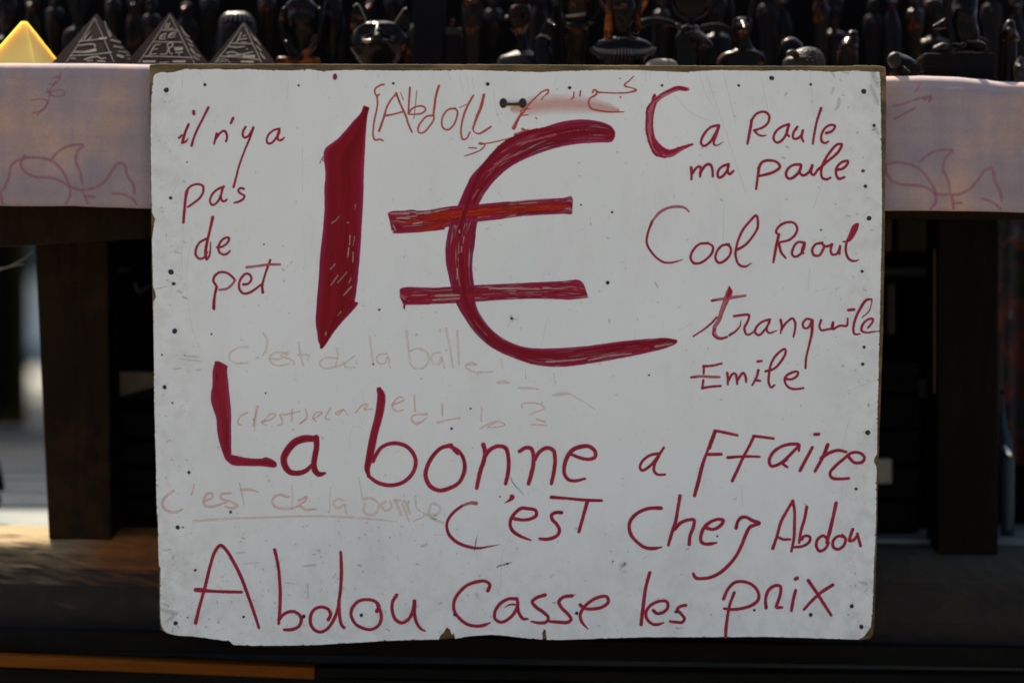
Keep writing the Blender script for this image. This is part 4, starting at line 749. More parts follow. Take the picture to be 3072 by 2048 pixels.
# ibis head with ring
Y = 0.14; by = basey(2065, Y)
T = statue('ibis_head_bust', 2065, Y, 'black bird-headed bust with a long beak pointing right under a thin ring', 'figurine', GA)
part('head', loft_px([(2070, 74, 8), (2070, 80, 26), (2068, 95, 34), (2062, 112, 37), (2058, 135, 36), (2056, 165, 34), (2056, by, 38)], Y, 48, 6, dents=[(2058, 96, 8, .005), (2078, 90, 10, -.005)]), M_BLK, T)
part('beak', tube_px([(2078, 108, 22, -.01), (2098, 122, 17, -.022), (2114, 138, 11, -.034), (2128, 150, 5, -.042)], Y, squash=.8), M_BLK2, T)
part('ear', tube_px([(2030, 74, 4), (2038, 84, 7), (2044, 92, 4)], Y - .012), M_PEW, T)
pts = [(2075 + 62 * math.sin(math.radians(a)), -5 - 66 * math.cos(math.radians(a)), 3.2, 0) for a in range(60, 301, 20)]
part('ring', tube_px(pts, Y + .01, smooth=3), M_BLK, T)
part('disc', loft_px([(2075, -66, 8, .2), (2075, -50, 36, .2), (2075, -10, 54, .2), (2075, 30, 40, .2), (2075, 52, 14, .2), (2072, 78, 12, .4)], Y + .012, 40, 5), M_BLK, T)
# outstretched wing behind
Y = 0.22
T = statue('winged_figurine', 1975, Y, 'winged black figurine stretching its wings behind the ring', 'figurine', GA)
part('wing', tube_px([(1895, 86, 13), (1930, 70, 12), (1965, 62, 10), (2010, 70, 9), (2040, 78, 6)], Y, squash=.4), M_BLK, T)
part('wing', tube_px([(2110, 84, 8), (2140, 80, 10), (2172, 84, 9), (2190, 96, 5)], Y, squash=.4), M_BLK, T)
part('body', loft_px([(1975, 60, 6), (1975, 68, 14), (1975, 110, 16), (1975, basey(1975, Y), 20)], Y + .012, 24, 4), M_DULL, T)
# tall-eared dog god
Y = 0.19; by = basey(2226, Y)
T = statue('anubis_bust', 2226, Y, 'black Anubis bust with upright pointed ears', 'figurine', GA)
part('head', loft_px([(2226, 54, 14, .7), (2226, 58, 27, .7), (2226, 70, 31, .7), (2225, 90, 31, .75), (2224, 110, 27, .8), (2228, 130, 26, .8), (2232, 150, 34, .7), (2226, 172, 70, .5), (2222, by, 96, .45)], Y, 48, 6, dents=[(2226, 80, 12, -.012), (2226, 95, 9, -.02), (2212, 66, 6, .003), (2240, 66, 6, .003)]), M_BLK2, T)
part('ear', tube_px([(2200, 62, 7), (2196, 30, 8), (2192, 0, 6), (2188, -26, 3)], Y, squash=.5), M_BLK, T)
part('ear', tube_px([(2244, 62, 7), (2254, 30, 8), (2260, 0, 7), (2266, -26, 3)], Y, squash=.5), M_BLK2, T)
# egg and tortoise
Y = 0.18
T = statue('stone_egg', 2375, Y, 'smooth black egg behind the patterned tortoise', 'ornament')
part('egg', loft_px([(2372, 112, 4), (2372, 115, 14), (2372, 125, 28), (2375, 145, 38), (2375, 175, 38), (2375, basey(2375, Y), 22)], Y, 32, 5), M_BLK, T)
Y = 0.12; by = basey(2405, Y)
T = statue('tortoise_figurine', 2405, Y, 'silvery patterned tortoise figurine behind the top right of the sign', 'figurine')
part('shell', loft_px([(2425, 142, 8), (2424, 146, 24), (2420, 158, 44), (2415, 175, 58), (2412, 190, 64), (2410, by, 60)], Y, 48, 5), M_PEW, T)
part('head', tube_px([(2380, 170, 12, -.02), (2366, 168, 10, -.03), (2356, 172, 8, -.035)], Y), M_PEW, T)
for k in range(9):
    a = k * 40; x, y = 2420 + 26 * math.cos(math.radians(a)), 172 + 15 * math.sin(math.radians(a))
    pts = [(x + 7 * math.cos(t * math.pi / 4), y + 5 * math.sin(t * math.pi / 4), 1.4, -.020 - .0004 * (y - 150)) for t in range(8)]
    part('shell_scroll', tube_px(pts, Y, 6, smooth=2), M_PEW, T)
# seated figure with amber glints
simple_statue('seated_figurine', 2552, 0.2, [(2560, 92, 5), (2558, 98, 14), (2556, 112, 18), (2550, 125, 26), (2546, 150, 30), (2544, 175, 32), (2544, 'b', 30)], 'small seated figurine with amber glints, behind the sign corner', M_BLK2, dents=[(2535, 140, 12, -.008), (2562, 150, 12, -.008)])
# frog on the corner
Y = 0.075; by = basey(2712, Y)
T = statue('frog_figurine', 2712, Y, 'small glossy frog figurine crouching at the sign\'s right corner', 'figurine')
part('body', loft_px([(2690, 157, 4), (2692, 162, 14), (2700, 175, 32), (2712, 195, 46), (2716, 215, 50), (2716, by, 46)], Y, 40, 5, dents=[(2685, 180, 8, -.006), (2720, 185, 14, -.004)]), M_BLK, T)
part('head', loft_px([(2685, 157, 6), (2684, 162, 14), (2682, 174, 20), (2684, 190, 20), (2688, 205, 12)], Y - .018, 28, 4), M_PEW, T)
part('foot', tube_px([(2700, 206, 5, -.02), (2708, 215, 5, -.024), (2716, 224, 4, -.028)], Y), M_PEW, T)
part('leg', tube_px([(2722, 200, 10, -.012), (2740, 204, 10, -.014), (2752, 214, 8, -.012)], Y), M_BLK, T)
# lion on a ribbed plinth
Y = 0.10; by = basey(2880, Y)
T = statue('lion_statuette', 2880, Y, 'black lion statuette standing on a ribbed black plinth at the right end', 'figurine', GA)
X0, X1 = P(2772, 0, Y).x, P(2988, 0, Y).x
b0 = bevel(mesh_obj('plinth', *box((X0, Y, tz(X1) - 0.0), (X1, Y + .06, P(0, 158, Y).z)), M_DULL, T), 0.004, 3)
for k in range(5): bevel(mesh_obj('plinth_rib', *box((X0 - .0015, Y - .0015, P(0, 176 + k * 13, Y).z), (X0 + .038, Y + .0615, P(0, 171 + k * 13, Y).z)), M_BLK2, T), .0006)
part('body', loft_px([(2900, -40, 30), (2896, -10, 36), (2890, 30, 42), (2886, 70, 46), (2890, 100, 48), (2896, 125, 44), (2900, 148, 50), (2900, 157, 52)], Y + .03, 40, 5, dents=[(2868, 40, 16, -.008), (2905, 50, 18, -.006)]), M_BLK, T)
part('foreleg', tube_px([(2838, -20, 12), (2842, 30, 12), (2850, 80, 10), (2856, 115, 11), (2866, 132, 13), (2880, 145, 12, -.02)], Y + .01), M_BLK, T)
part('paw', tube_px([(2905, 132, 15), (2925, 138, 15, -.012), (2940, 146, 11, -.02)], Y + .008), M_BLK, T)
part('tail', tube_px([(2945, 120, 8), (2962, 132, 9), (2952, 148, 7), (2930, 152, 6)], Y + .012), M_BLK2, T)
part('scarab', tube_px([(2808, 148, 11), (2830, 142, 14), (2848, 146, 10)], Y + .012), M_PEW, T)
part('muzzle', tube_px([(2800, 84, 7, -.01), (2822, 76, 12), (2845, 66, 16)], Y + .015), M_BLK, T)
# right edge ornaments
for i, (x, y0, w, mat, lb) in enumerate(((3030, 60, 26, M_BLK2, 'narrow dark figurine with painted amber glints at the right edge of the stall'), (3062, 170, 22, M_PEW, 'grey knobbly ornament cut by the right edge of the picture'))):
    simple_statue('edge_figurine', x, 0.10 + 0.03 * (1 - i), [(x, y0, 4), (x, y0 + 8, w * .5), (x - 3, y0 + 30, w * .8), (x + 4, y0 + 60, w), (x, y0 + 75, w * .8), (x, 'b', w)], lb, mat, dents=[(x - 8, y0 + 35, 8, -.007), (x + 8, y0 + 50, 8, -.006)])
# back rows: dim figures filling the dark behind
back = [(20, 'bust'), (95, 'cat'), (165, 'mummy'), (235, 'bust'), (340, 'mummy'), (405, 'cat'), (455, 'mummy'), (560, 'bird'), (628, 'mummy'), (800, 'mummy'), (1010, 'cat'), (1110, 'bird'), (1180, 'mummy'), (1270, 'bust'), (1480, 'mummy'), (1620, 'cat'), (1680, 'mummy'), (1985, 'mummy'), (2150, 'bust'), (2300, 'mummy'), (2345, 'cat'), (2460, 'bird'), (2500, 'bust'), (2620, 'mummy'), (2675, 'cat'), (2745, 'mummy'), (2800, 'bust'), (2975, 'mummy'), (3048, 'cat')]
GB = 'dim figurines in the back rows'
nearl = {20: 'behind the yellow pyramid', 95: 'right behind the tip of the yellow pyramid', 165: 'between the yellow and the first dark pyramid', 235: 'behind the first dark pyramid', 340: 'just right of the first dark pyramid tip', 405: 'between the first and second dark pyramids', 455: 'behind the left slope of the second dark pyramid', 560: 'behind the second dark pyramid', 628: 'between the last two dark pyramids', 800: 'between the striped bust and the falcon', 1010: 'behind the slim mummy left of the cat head', 1110: 'above and behind the cat head', 1180: 'behind the right ear of the cat head', 1270: 'behind the plain black tablet', 1480: 'between the mummy case and the round-faced bust', 1620: 'behind the small jackal', 1680: 'left of the standing pharaoh', 1985: 'between the queen bust and the ring', 2150: 'between the ring and the Anubis bust', 2300: 'right of the Anubis bust', 2345: 'left of the black egg', 2460: 'right behind the tortoise', 2500: 'further right behind the tortoise', 2620: 'behind the top right sign corner', 2675: 'behind the frog', 2745: 'between the frog and the lion plinth', 2800: 'behind the left side of the lion', 2975: 'right of the lion', 3048: 'behind the right edge ornaments'}
for i, (x, kind) in enumerate(back):
    Y = 0.30 + 0.05 * (i % 3) + random.uniform(-.01, .01); m = (M_BLK, M_BLK2, M_BLK, M_DULL)[i % 4]; t = random.uniform(-60, 5); w = random.uniform(26, 36)
    lb = {'bust': 'dim dark bust', 'cat': 'dim seated cat figurine', 'mummy': 'dim upright mummy figurine', 'bird': 'dim bird figurine'}[kind] + ' ' + nearl[x]
    by = basey(x, Y)
    T = statue('back_row_' + {'bust': 'bust', 'cat': 'cat_statuette', 'mummy': 'mummy_figurine', 'bird': 'bird_statuette'}[kind], x, Y, lb, 'figurine', GB)
    if kind == 'mummy': part('body', loft_px([(x, t - 10, 4), (x, t, w*.45), (x, t + 22, w*.6), (x, t + 40, w*.5), (x, t + 52, w*.9), (x, t + 90, w*.95), (x, t + 150, w*.6), (x, by - 12, w*.5), (x, by, w*.8)], Y, 28, 4, dents=[(x, t + 26, 5, -.006), (x - 7, t + 16, 5, .003), (x + 7, t + 16, 5, .003), (x, t + 75, 12, -.008)]), m, T)
    elif kind == 'bust':
        part('body', loft_px([(x, t, 6), (x, t + 10, w*.8), (x, t + 50, w), (x, t + 95, w*.6), (x, t + 120, w*.6), (x, t + 150, w*1.6), (x, by, w*1.5)], Y, 32, 4, dents=[(x, t + 60, 7, -.01), (x - 12, t + 45, 8, .006), (x + 12, t + 45, 8, .006), (x, t + 85, 9, -.006)]), m, T)
    elif kind == 'cat':
        part('body', loft_px([(x, t + 20, 6), (x, t + 25, w*.6), (x, t + 45, w*.7), (x, t + 70, w*.5), (x, t + 100, w*.75), (x + 4, t + 150, w*.95), (x + 4, by, w)], Y, 28, 4, dents=[(x, t + 52, 8, -.012)]), m, T)
        for s in (-1, 1): part('ear', tube_px([(x + s * w*.4, t + 30, 6), (x + s * w*.52, t + 12, 5), (x + s * w*.58, t - 4, 1.5)], Y), m, T)
    else:
        part('body', loft_px([(x, t + 10, 5), (x, t + 16, w*.5), (x, t + 36, w*.6), (x, t + 55, w*.55), (x + 2, t + 90, w*.95), (x + 4, t + 140, w*.7), (x, by, w*.6)], Y, 28, 4), m, T)
        part('beak', tube_px([(x, t + 30, 7, -.014), (x - 3, t + 40, 5, -.024), (x - 3, t + 50, 2, -.026)], Y), M_AMB, T)
# ================================================================== STALL TABLE, CLOTH, TERRACE
def mat_wood(name, col, rough=0.75, stretch=(1, 1, 8), var=0.45, sc=18, hl=None):
    m, nt, b = new_mat(name); n = tex(nt, sc, 6, 0.65, mapscale=tuple(1.0 / s * 3 for s in stretch), dist=0.4)
    c = ramp(nt, n.outputs['Fac'], [(0.28, tuple(x * (1 - var) for x in col)), (0.72, tuple(x * (1 + var) for x in col))]).outputs[0]
    if hl:
        n2 = tex(nt, 6, 5, 0.7); c = mix(nt, ramp(nt, n2.outputs['Fac'], [(0.5, 0.0), (0.72, 0.8)]).outputs[0], c, hl)
    nt.links.new(c, b.inputs['Base Color']); b.inputs['Roughness'].default_value = rough; b.inputs['Specular IOR Level'].default_value = 0.06
    bp = nd(nt, 'ShaderNodeBump'); bp.inputs['Strength'].default_value = 0.4; bp.inputs['Distance'].default_value = 0.003
    nt.links.new(n.outputs['Fac'], bp.inputs['Height']); nt.links.new(bp.outputs[0], b.inputs['Normal'])
    return m
M_DARKW = mat_wood('dark_stained_wood', (0.0042, 0.0028, 0.0017))
M_LEG = mat_wood('weathered_leg_wood', (0.012, 0.007, 0.003), hl=(0.045, 0.017, 0.004))
M_CRATE = mat_wood('crate_wood', (0.006, 0.005, 0.004), stretch=(8, 1, 1))
M_ORNW = mat_wood('orange_sunlit_wood', (0.14, 0.041, 0.003), stretch=(8, 1, 1), var=0.25, rough=0.6)  # wood coloured as if orange sunlight falls on it
M_DIM = mat_wood('dim_step_wood', (0.0058, 0.0055, 0.0042), stretch=(8, 1, 1))
def mat_cloth():
    m, nt, b = new_mat('lilac_cotton')
    n = tex(nt, 7, 5, 0.6); c = ramp(nt, n.outputs['Fac'], [(0.30, (0.35, 0.31, 0.33)), (0.5, (0.41, 0.34, 0.345)), (0.70, (0.58, 0.40, 0.31))]).outputs[0]  # peach end of the ramp paints warm sunlight patches on the cloth
    w = tex(nt, 900, 2, 0.5, mapscale=(1, 1, 0.25)); w2 = tex(nt, 900, 2, 0.5, mapscale=(0.2, 1, 1))
    wv = mth(nt, 'MULTIPLY', mth(nt, 'ADD', w.outputs['Fac'], w2.outputs['Fac']), 0.5)
    g1 = tex(nt, 40, 3, 0.6, mapscale=(1, 1, 0.12)); g2 = tex(nt, 40, 3, 0.6, mapscale=(0.12, 1, 1))
    gv = mth(nt, 'MULTIPLY', mth(nt, 'ADD', g1.outputs['Fac'], g2.outputs['Fac']), 0.5)
    c = mix(nt, 1.0, c, ramp(nt, gv, [(0.38, (0.84, 0.86, 0.90)), (0.62, (1.08, 1.03, 0.98))]).outputs[0], 'MULTIPLY')
    c = mix(nt, 1.0, c, ramp(nt, wv, [(0.35, 0.85), (0.65, 1.0)]).outputs[0], 'MULTIPLY')
    nt.links.new(c, b.inputs['Base Color']); b.inputs['Roughness'].default_value = 0.9; b.inputs['Specular IOR Level'].default_value = 0.1
    b.inputs['Sheen Weight'].default_value = 0.15
    tr = nt.nodes.new('ShaderNodeBsdfTranslucent'); nt.links.new(c, tr.inputs[0]); mx = nt.nodes.new('ShaderNodeMixShader'); mx.inputs[0].default_value = 0.22
    out = nt.nodes['Material Output']; nt.links.new(b.outputs[0], mx.inputs[1]); nt.links.new(tr.outputs[0], mx.inputs[2]); nt.links.new(mx.outputs[0], out.inputs[0])
    bp = nd(nt, 'ShaderNodeBump'); bp.inputs['Strength'].default_value = 0.25; bp.inputs['Distance'].default_value = 0.001
    nt.links.new(wv, bp.inputs['Height']); nt.links.new(bp.outputs[0], b.inputs['Normal'])
    return m
M_CLOTH = mat_cloth()
def lerp_list(x, L):
    if x <= L[0][0]: return L[0][1]
    for (a, va), (b, vb) in zip(L, L[1:]):
        if x <= b:
            t = (x - a) / (b - a); t = t * t * (3 - 2 * t); return va + (vb - va) * t
    return L[-1][1]
TOPL = [(-400, 184), (0, 187), (250, 188), (460, 191), (2600, 226), (2662, 227), (2761, 225), (2860, 228), (2947, 235), (3009, 243), (3071, 245), (3500, 250)]
HEML = [(-400, 615), (0, 617), (200, 618), (330, 622), (450, 626), (2600, 634), (2750, 632), (3002, 635), (3072, 637), (3500, 642)]
YC = 0.030
def cloth_pt(x, y):
    """point on the hanging front of the cloth at photo pixel x, y"""
    t = (y - 190) / 440.0
    f = 0.0035 * math.sin(x * 0.021) * max(0, t) + 0.003 * math.sin(x * 0.0083 + 1) * t + 0.0035 * mnoise.noise(Vector((x * 0.006, y * 0.010, 3))) * min(1, t * 3 + .1) + 0.0016 * mnoise.noise(Vector((x * 0.02 + y * .01, y * 0.016, 8)))
    return P(x, y, YC) + Vector((0, f - 0.004 * math.sin(min(1, max(0, t)) * math.pi), 0))
cl = thing('tablecloth', P(1536, 190, 0.05), 'pale pink cotton tablecloth with thin pink leaf drawings hanging behind the sign', 'tablecloth')
V = []; F = []; xs = [(-380 + i * 16) for i in range(241)]
rows = []
for x in xs:
    yt, yh = lerp_list(x, TOPL), lerp_list(x, HEML)
    col = []
    top = P(x, yt, YC)
    for Yd in (0.50, 0.42, 0.34, 0.25, 0.12, 0.07): col.append(Vector((P(x, 0, YC).x, Yd, tz(P(x, 0, YC).x) + 0.0005 if Yd > 0.1 else (tz(top.x) + top.z) / 2)))
    r = 0.015
    for a in (80, 60, 40, 20, 0): col.append(top + Vector((0, r * (1 - math.cos(math.radians(a))) * 1.2, -r * (1 - math.sin(math.radians(a))))))
    for k in range(1, 25): col.append(cloth_pt(x, yt + 22 + (yh - yt - 22) * k / 24))
    rows.append(col)
nr = len(rows[0])
for col in rows: V += col
for i in range(len(rows) - 1):
    for k in range(nr - 1): F.append((i*nr+k, i*nr+k+1, (i+1)*nr+k+1, (i+1)*nr+k))
o = mesh_obj('cloth', V, F, M_CLOTH, cl, smooth=True)
so = o.modifiers.new('thick', 'SOLIDIFY'); so.thickness = 0.0009; so.offset = 1
M_PRINT = ink('pink_print', (0.40, 0.14, 0.20), (0.42, 0.22, 0.27), gap=0.34, alpha=0.46, dark=0.85, e0=0.3)
def cloth_print(label, s, ox, oy, k, w=19):
    V = []; F = []; U = []
    for t in s.split(';'):
        if not t.strip(): continue
        LAY[0] = (LAY[0] + 1) % 16
        v, f, u, tt = ribbon_geo(parse(t, w, ox, oy, k), step=4, jitter=1.0); o = len(V)
        V += [cloth_pt(x, y) - Vector((0, 0.0012 + LAY[0] * 0.00002 + q * 0.00003, 0)) for (x, y), q in zip(v, tt)]; F += [tuple(i + o for i in ff) for ff in f]; U += u
    p = mesh_obj('printed_leaves', V, F, M_PRINT, cl, uvs=U); p['label'] = label
cloth_print('pink leaf outline left of the sign', '15,960 5,900 30,860 60,780 70,730 120,690 200,675 310,690 380,740 420,800 445,870 440,920 415,965;155,665 130,710 150,760 220,795 330,805 400,830 440,860;320,690 370,640 440,605 530,600 490,640 480,700 510,770 520,840;440,860 520,880 590,870 650,835 700,770 740,715 780,715 800,790 840,850 845,900;520,880 550,960;590,920 540,920;710,900 770,905 840,940 860,970', 0, 150, 2.09)
cloth_print('pink script-like print left of the sign', '200,320 260,310 300,325 270,380 210,400;290,270 400,260 410,280 330,290 300,250;330,180 380,170 340,220 310,215;430,110,8 380,150,8 370,180,8;240,410 300,350 320,250 350,200', 0, 150, 2.09, 11)
cloth_print('pink leaf outline right of the sign', '185,610 270,605 370,635 430,690 470,750 490,800 490,850 460,890;175,620 180,680 230,730 320,745 400,750 450,770 490,800;385,600 440,555 500,530 590,530 545,580 535,650 565,720 575,790;490,800 560,805 640,800 700,770 760,700 800,650 840,640 860,720 895,780 905,840;590,810 600,890;650,855 600,860;780,830 840,845 900,890', 2572, 200, 2.09)
cloth_print('pink script-like print right of the sign', '220,250 290,235 330,220 400,200 450,190;230,330 290,300 360,260;360,160 390,110 350,105;420,210 460,190 450,220', 2572, 200, 2.09, 16)
# table
TB = thing('stall_table', P(1536, 1600, 0.35), 'dark wooden stall table with thick legs and a deep front rail', 'table')
xl, xr = P(-420, 0, YC).x, P(3520, 0, YC).x
z0 = P(1536, 207, 0.03).z
bevel(mesh_obj('table_top', *box((xl, 0.046, z0 - 0.040), (xr, 0.50, z0 - 0.0025), SH), M_DARKW, TB), 0.003)
# front rail: deeper at the left
zr1 = z0 - 0.0405
V = [P(-400, 762, .075), P(-400, 250, .075), P(470, 712, .075), P(470, 250, .075), P(3400, 660, .075), P(3400, 290, .075), P(2660, 655, .075), P(2660, 270, .075)]
for v, xx in zip((V[1], V[3], V[5], V[7]), (0, 0, 0, 0)): v.z = zr1 + SH * v.x
loop = [V[0], V[2], V[6], V[4], V[5], V[7], V[3], V[1]]
VV = loop + [v + Vector((0, 0.022, 0)) for v in loop]
FF = [tuple(range(8)), tuple(range(15, 7, -1))] + [(i, 8 + i, 8 + (i+1) % 8, (i+1) % 8) for i in range(8)]
mesh_obj('front_rail', VV, FF, M_LEG, TB)
ZT = P(0, 1597, 0.15).z - P(0, 0, 0.15).x * SH       # terrace height at x=0
def terz(X): return ZT + SH * X
def leg(xa, xb, xa2, xb2, Y0, Y1, mat, T, name='leg'):
    A = [P(xa, 700, Y0), P(xb, 700, Y0), P(xb2, 1600, Y0), P(xa2, 1600, Y0)]
    for v in A[:2]: v.z = zr1 + SH * v.x - 0.0005
    for v in A[2:]: v.z = terz(v.x) - (0.012 if Y0 < .3 else -0.0005)
    B = [v + Vector((0, Y1 - Y0, 0)) for v in A]
    o = mesh_obj(name, A + B, [(0, 1, 2, 3), (7, 6, 5, 4), (0, 4, 5, 1), (1, 5, 6, 2), (2, 6, 7, 3), (3, 7, 4, 0)], mat, T)
    bevel(o, 0.003, 3); return o
leg(84, 318, 146, 335, 0.19, 0.27, M_LEG, TB)
leg(2812, 2998, 2812, 2995, 0.19, 0.27, M_DARKW, TB)
leg(120, 290, 150, 300, 0.40, 0.47, M_DARKW, TB)
leg(2800, 2960, 2800, 2960, 0.40, 0.47, M_DARKW, TB)

# terrace the stall stands on (stands higher than the photographer's ground)
def mat_ground():
    m, nt, b = new_mat('dusty_paving')
    n = tex(nt, 0.9, 6, 0.65); n2 = tex(nt, 9, 5, 0.7)
    c = ramp(nt, n.outputs['Fac'], [(0.35, (0.07, 0.11, 0.12)), (0.5, (0.14, 0.17, 0.165)), (0.65, (0.24, 0.19, 0.14))]).outputs[0]
    c = mix(nt, 0.5, c, ramp(nt, n2.outputs['Fac'], [(0.35, (0.05, 0.08, 0.09)), (0.65, (0.22, 0.19, 0.15))]).outputs[0])
    nt.links.new(c, b.inputs['Base Color']); b.inputs['Roughness'].default_value = 0.9
    return m
M_GR = mat_ground()
def mat_kerb(name='sun_toned_worn_stone', lit_top=(0.25, 0.175, 0.085), orange_sun=False):
    m, nt, b = new_mat(name)
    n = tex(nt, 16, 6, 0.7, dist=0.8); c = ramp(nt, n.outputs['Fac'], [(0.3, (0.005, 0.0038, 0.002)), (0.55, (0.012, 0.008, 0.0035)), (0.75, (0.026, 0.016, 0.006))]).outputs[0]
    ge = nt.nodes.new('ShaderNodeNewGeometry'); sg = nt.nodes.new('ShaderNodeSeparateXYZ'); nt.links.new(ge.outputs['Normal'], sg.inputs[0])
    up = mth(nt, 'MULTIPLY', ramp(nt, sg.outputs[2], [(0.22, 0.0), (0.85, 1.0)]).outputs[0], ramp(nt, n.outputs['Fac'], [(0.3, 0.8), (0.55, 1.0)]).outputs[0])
    if orange_sun:      # orange sunlight painted into the top tone from the table leg rightwards
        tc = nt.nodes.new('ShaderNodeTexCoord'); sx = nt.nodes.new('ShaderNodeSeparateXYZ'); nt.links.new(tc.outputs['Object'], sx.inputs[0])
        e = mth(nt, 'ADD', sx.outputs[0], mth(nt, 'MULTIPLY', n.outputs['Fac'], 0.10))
        lit_top = mix(nt, ramp(nt, mth(nt, 'ADD', e, 1.0), [(0.41, 0.0), (0.47, 1.0)]).outputs[0], lit_top, (0.30, 0.088, 0.006))
    c = mix(nt, up, c, lit_top)           # sunlight painted on the upward faces
    nt.links.new(c, b.inputs['Base Color']); b.inputs['Roughness'].default_value = 0.9
    bp = nd(nt, 'ShaderNodeBump'); bp.inputs['Strength'].default_value = 0.25; bp.inputs['Distance'].default_value = 0.01
    nt.links.new(n.outputs['Fac'], bp.inputs['Height']); nt.links.new(bp.outputs[0], b.inputs['Normal'])
    return m
M_KERB = mat_kerb(orange_sun=True); M_KERBD = mat_kerb('shade_toned_mossy_stone', (0.022, 0.021, 0.013))  # sunlit left and shaded right tones of the same stone
g = mesh_obj('ground', [(-400, -400, 0), (400, -400, 0), (400, 400, 0), (-400, 400, 0)], [(0, 1, 2, 3)], simple('pale_sandy_paving', (.165, .15, .13), .9, .2, 1.5)); tag(g, kind='structure')
# terrace body
tb = mesh_obj('terrace', *box((-30, 0.24, 0.002), (30, 60, ZT - 0.006), 0.0), M_GR); tag(tb, kind='structure')
# kerb course along its edge (stones of uneven length)
edge = thing('terrace_edge', (0, 0.2, ZT - 0.2), 'worn stone edge course the stall table stands on', 'kerb')
KS = [-1.60, -1.02, -0.24, 0.16, 0.50, 1.10, 1.60]
for kx, kn in zip(KS, KS[1:]):
    nx = 44; Y0, Y1, zt, zb = 0.145 + random.uniform(0, .005), 0.26, terz(kx), terz(kx) - 0.135
    prof = [(Y1, zt), (Y0 + .080, zt - .003), (Y0 + .055, zt - .006), (Y0 + .036, zt - .015), (Y0 + .021, zt - .029), (Y0 + .009, zt - .049), (Y0 + .002, zt - .072), (Y0, zt - .105), (Y0 + .004, zb)]
    fine = []
    for (ya, za), (yb, zb2) in zip(prof, prof[1:]):
        for t in range(4): fine.append((ya + (yb - ya) * t / 4, za + (zb2 - za) * t / 4))
    fine += [prof[-1], (Y1, zb)]; m_ = len(fine); V = []; F = []
    for q in range(nx + 1):
        X = kx + (kn - kx - 0.002) * q / nx; e = min(q, nx - q) / 3.0; rim = 0.006 * max(0, 1 - e) ** 2
        for k, (yy, zz) in enumerate(fine):
            inn = 0 if k in (0, m_ - 1, m_ - 2) else 1
            nn = (mnoise.noise(Vector((X * 14, yy * 22, zz * 22))) * 0.0045 + mnoise.noise(Vector((X * 55, yy * 70, zz * 60))) * 0.0018 + mnoise.noise(Vector((X * 150, yy * 150, zz * 150))) * 0.0010) * inn
            V.append(Vector((X, yy + abs(nn) * 0.9 + rim, zz + SH * (X - kx) - abs(nn) * 0.8 * (1 if zz > zt - .05 else 0.2) - rim * 0.5)))
    for q in range(nx):
        for k in range(m_): F.append((q*m_+k, q*m_+(k+1) % m_, (q+1)*m_+(k+1) % m_, (q+1)*m_+k))
    F.append(tuple(range(m_))); F.append(tuple(range(nx*m_+m_-1, nx*m_-1, -1)))
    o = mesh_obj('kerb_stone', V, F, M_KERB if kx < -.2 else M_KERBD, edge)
# boards below the kerb
def board(name, y0, y1, x0, x1, Y, depth, mat, T, slope=0.0, bv=0.002):
    a, b, c, d = P(x0, y0, Y), P(x1, y0 + slope * (x1 - x0), Y), P(x1, y1 + slope * (x1 - x0), Y), P(x0, y1, Y)
    A = [a, b, c, d]; B = [v + Vector((0, depth, 0)) for v in A]
    return bevel(mesh_obj(name, A + B, [(0, 1, 2, 3), (7, 6, 5, 4), (0, 4, 5, 1), (1, 5, 6, 2), (2, 6, 7, 3), (3, 7, 4, 0)], mat, T), bv, 2)
ST = thing('timber_step', P(1536, 2048, 0.1), 'long dark timber step with an orange sunlit strip under the left of the sign', 'step')
sl = 0.0495
board('riser', 1882, 1941, -400, 3500, 0.115, 0.03, M_DIM, ST, 0.018)
board('edge_strip', 1949, 1984, -400, 944, 0.09, 0.05, M_ORNW, ST, 0.0395)['label'] = 'strip painted in orange sunlight at the bottom left'
board('edge_strip', 1949 + 0.0395 * 1346, 1984 + .0395 * 1346 - 4, 946, 3500, 0.0905, 0.05, M_DIM, ST, 0.012)  # the strip carried on, coloured as its part in shade
board('lower_board', 1990, 2260, -400, 3500, 0.096, 0.03, M_DIM, ST, 0.0305)
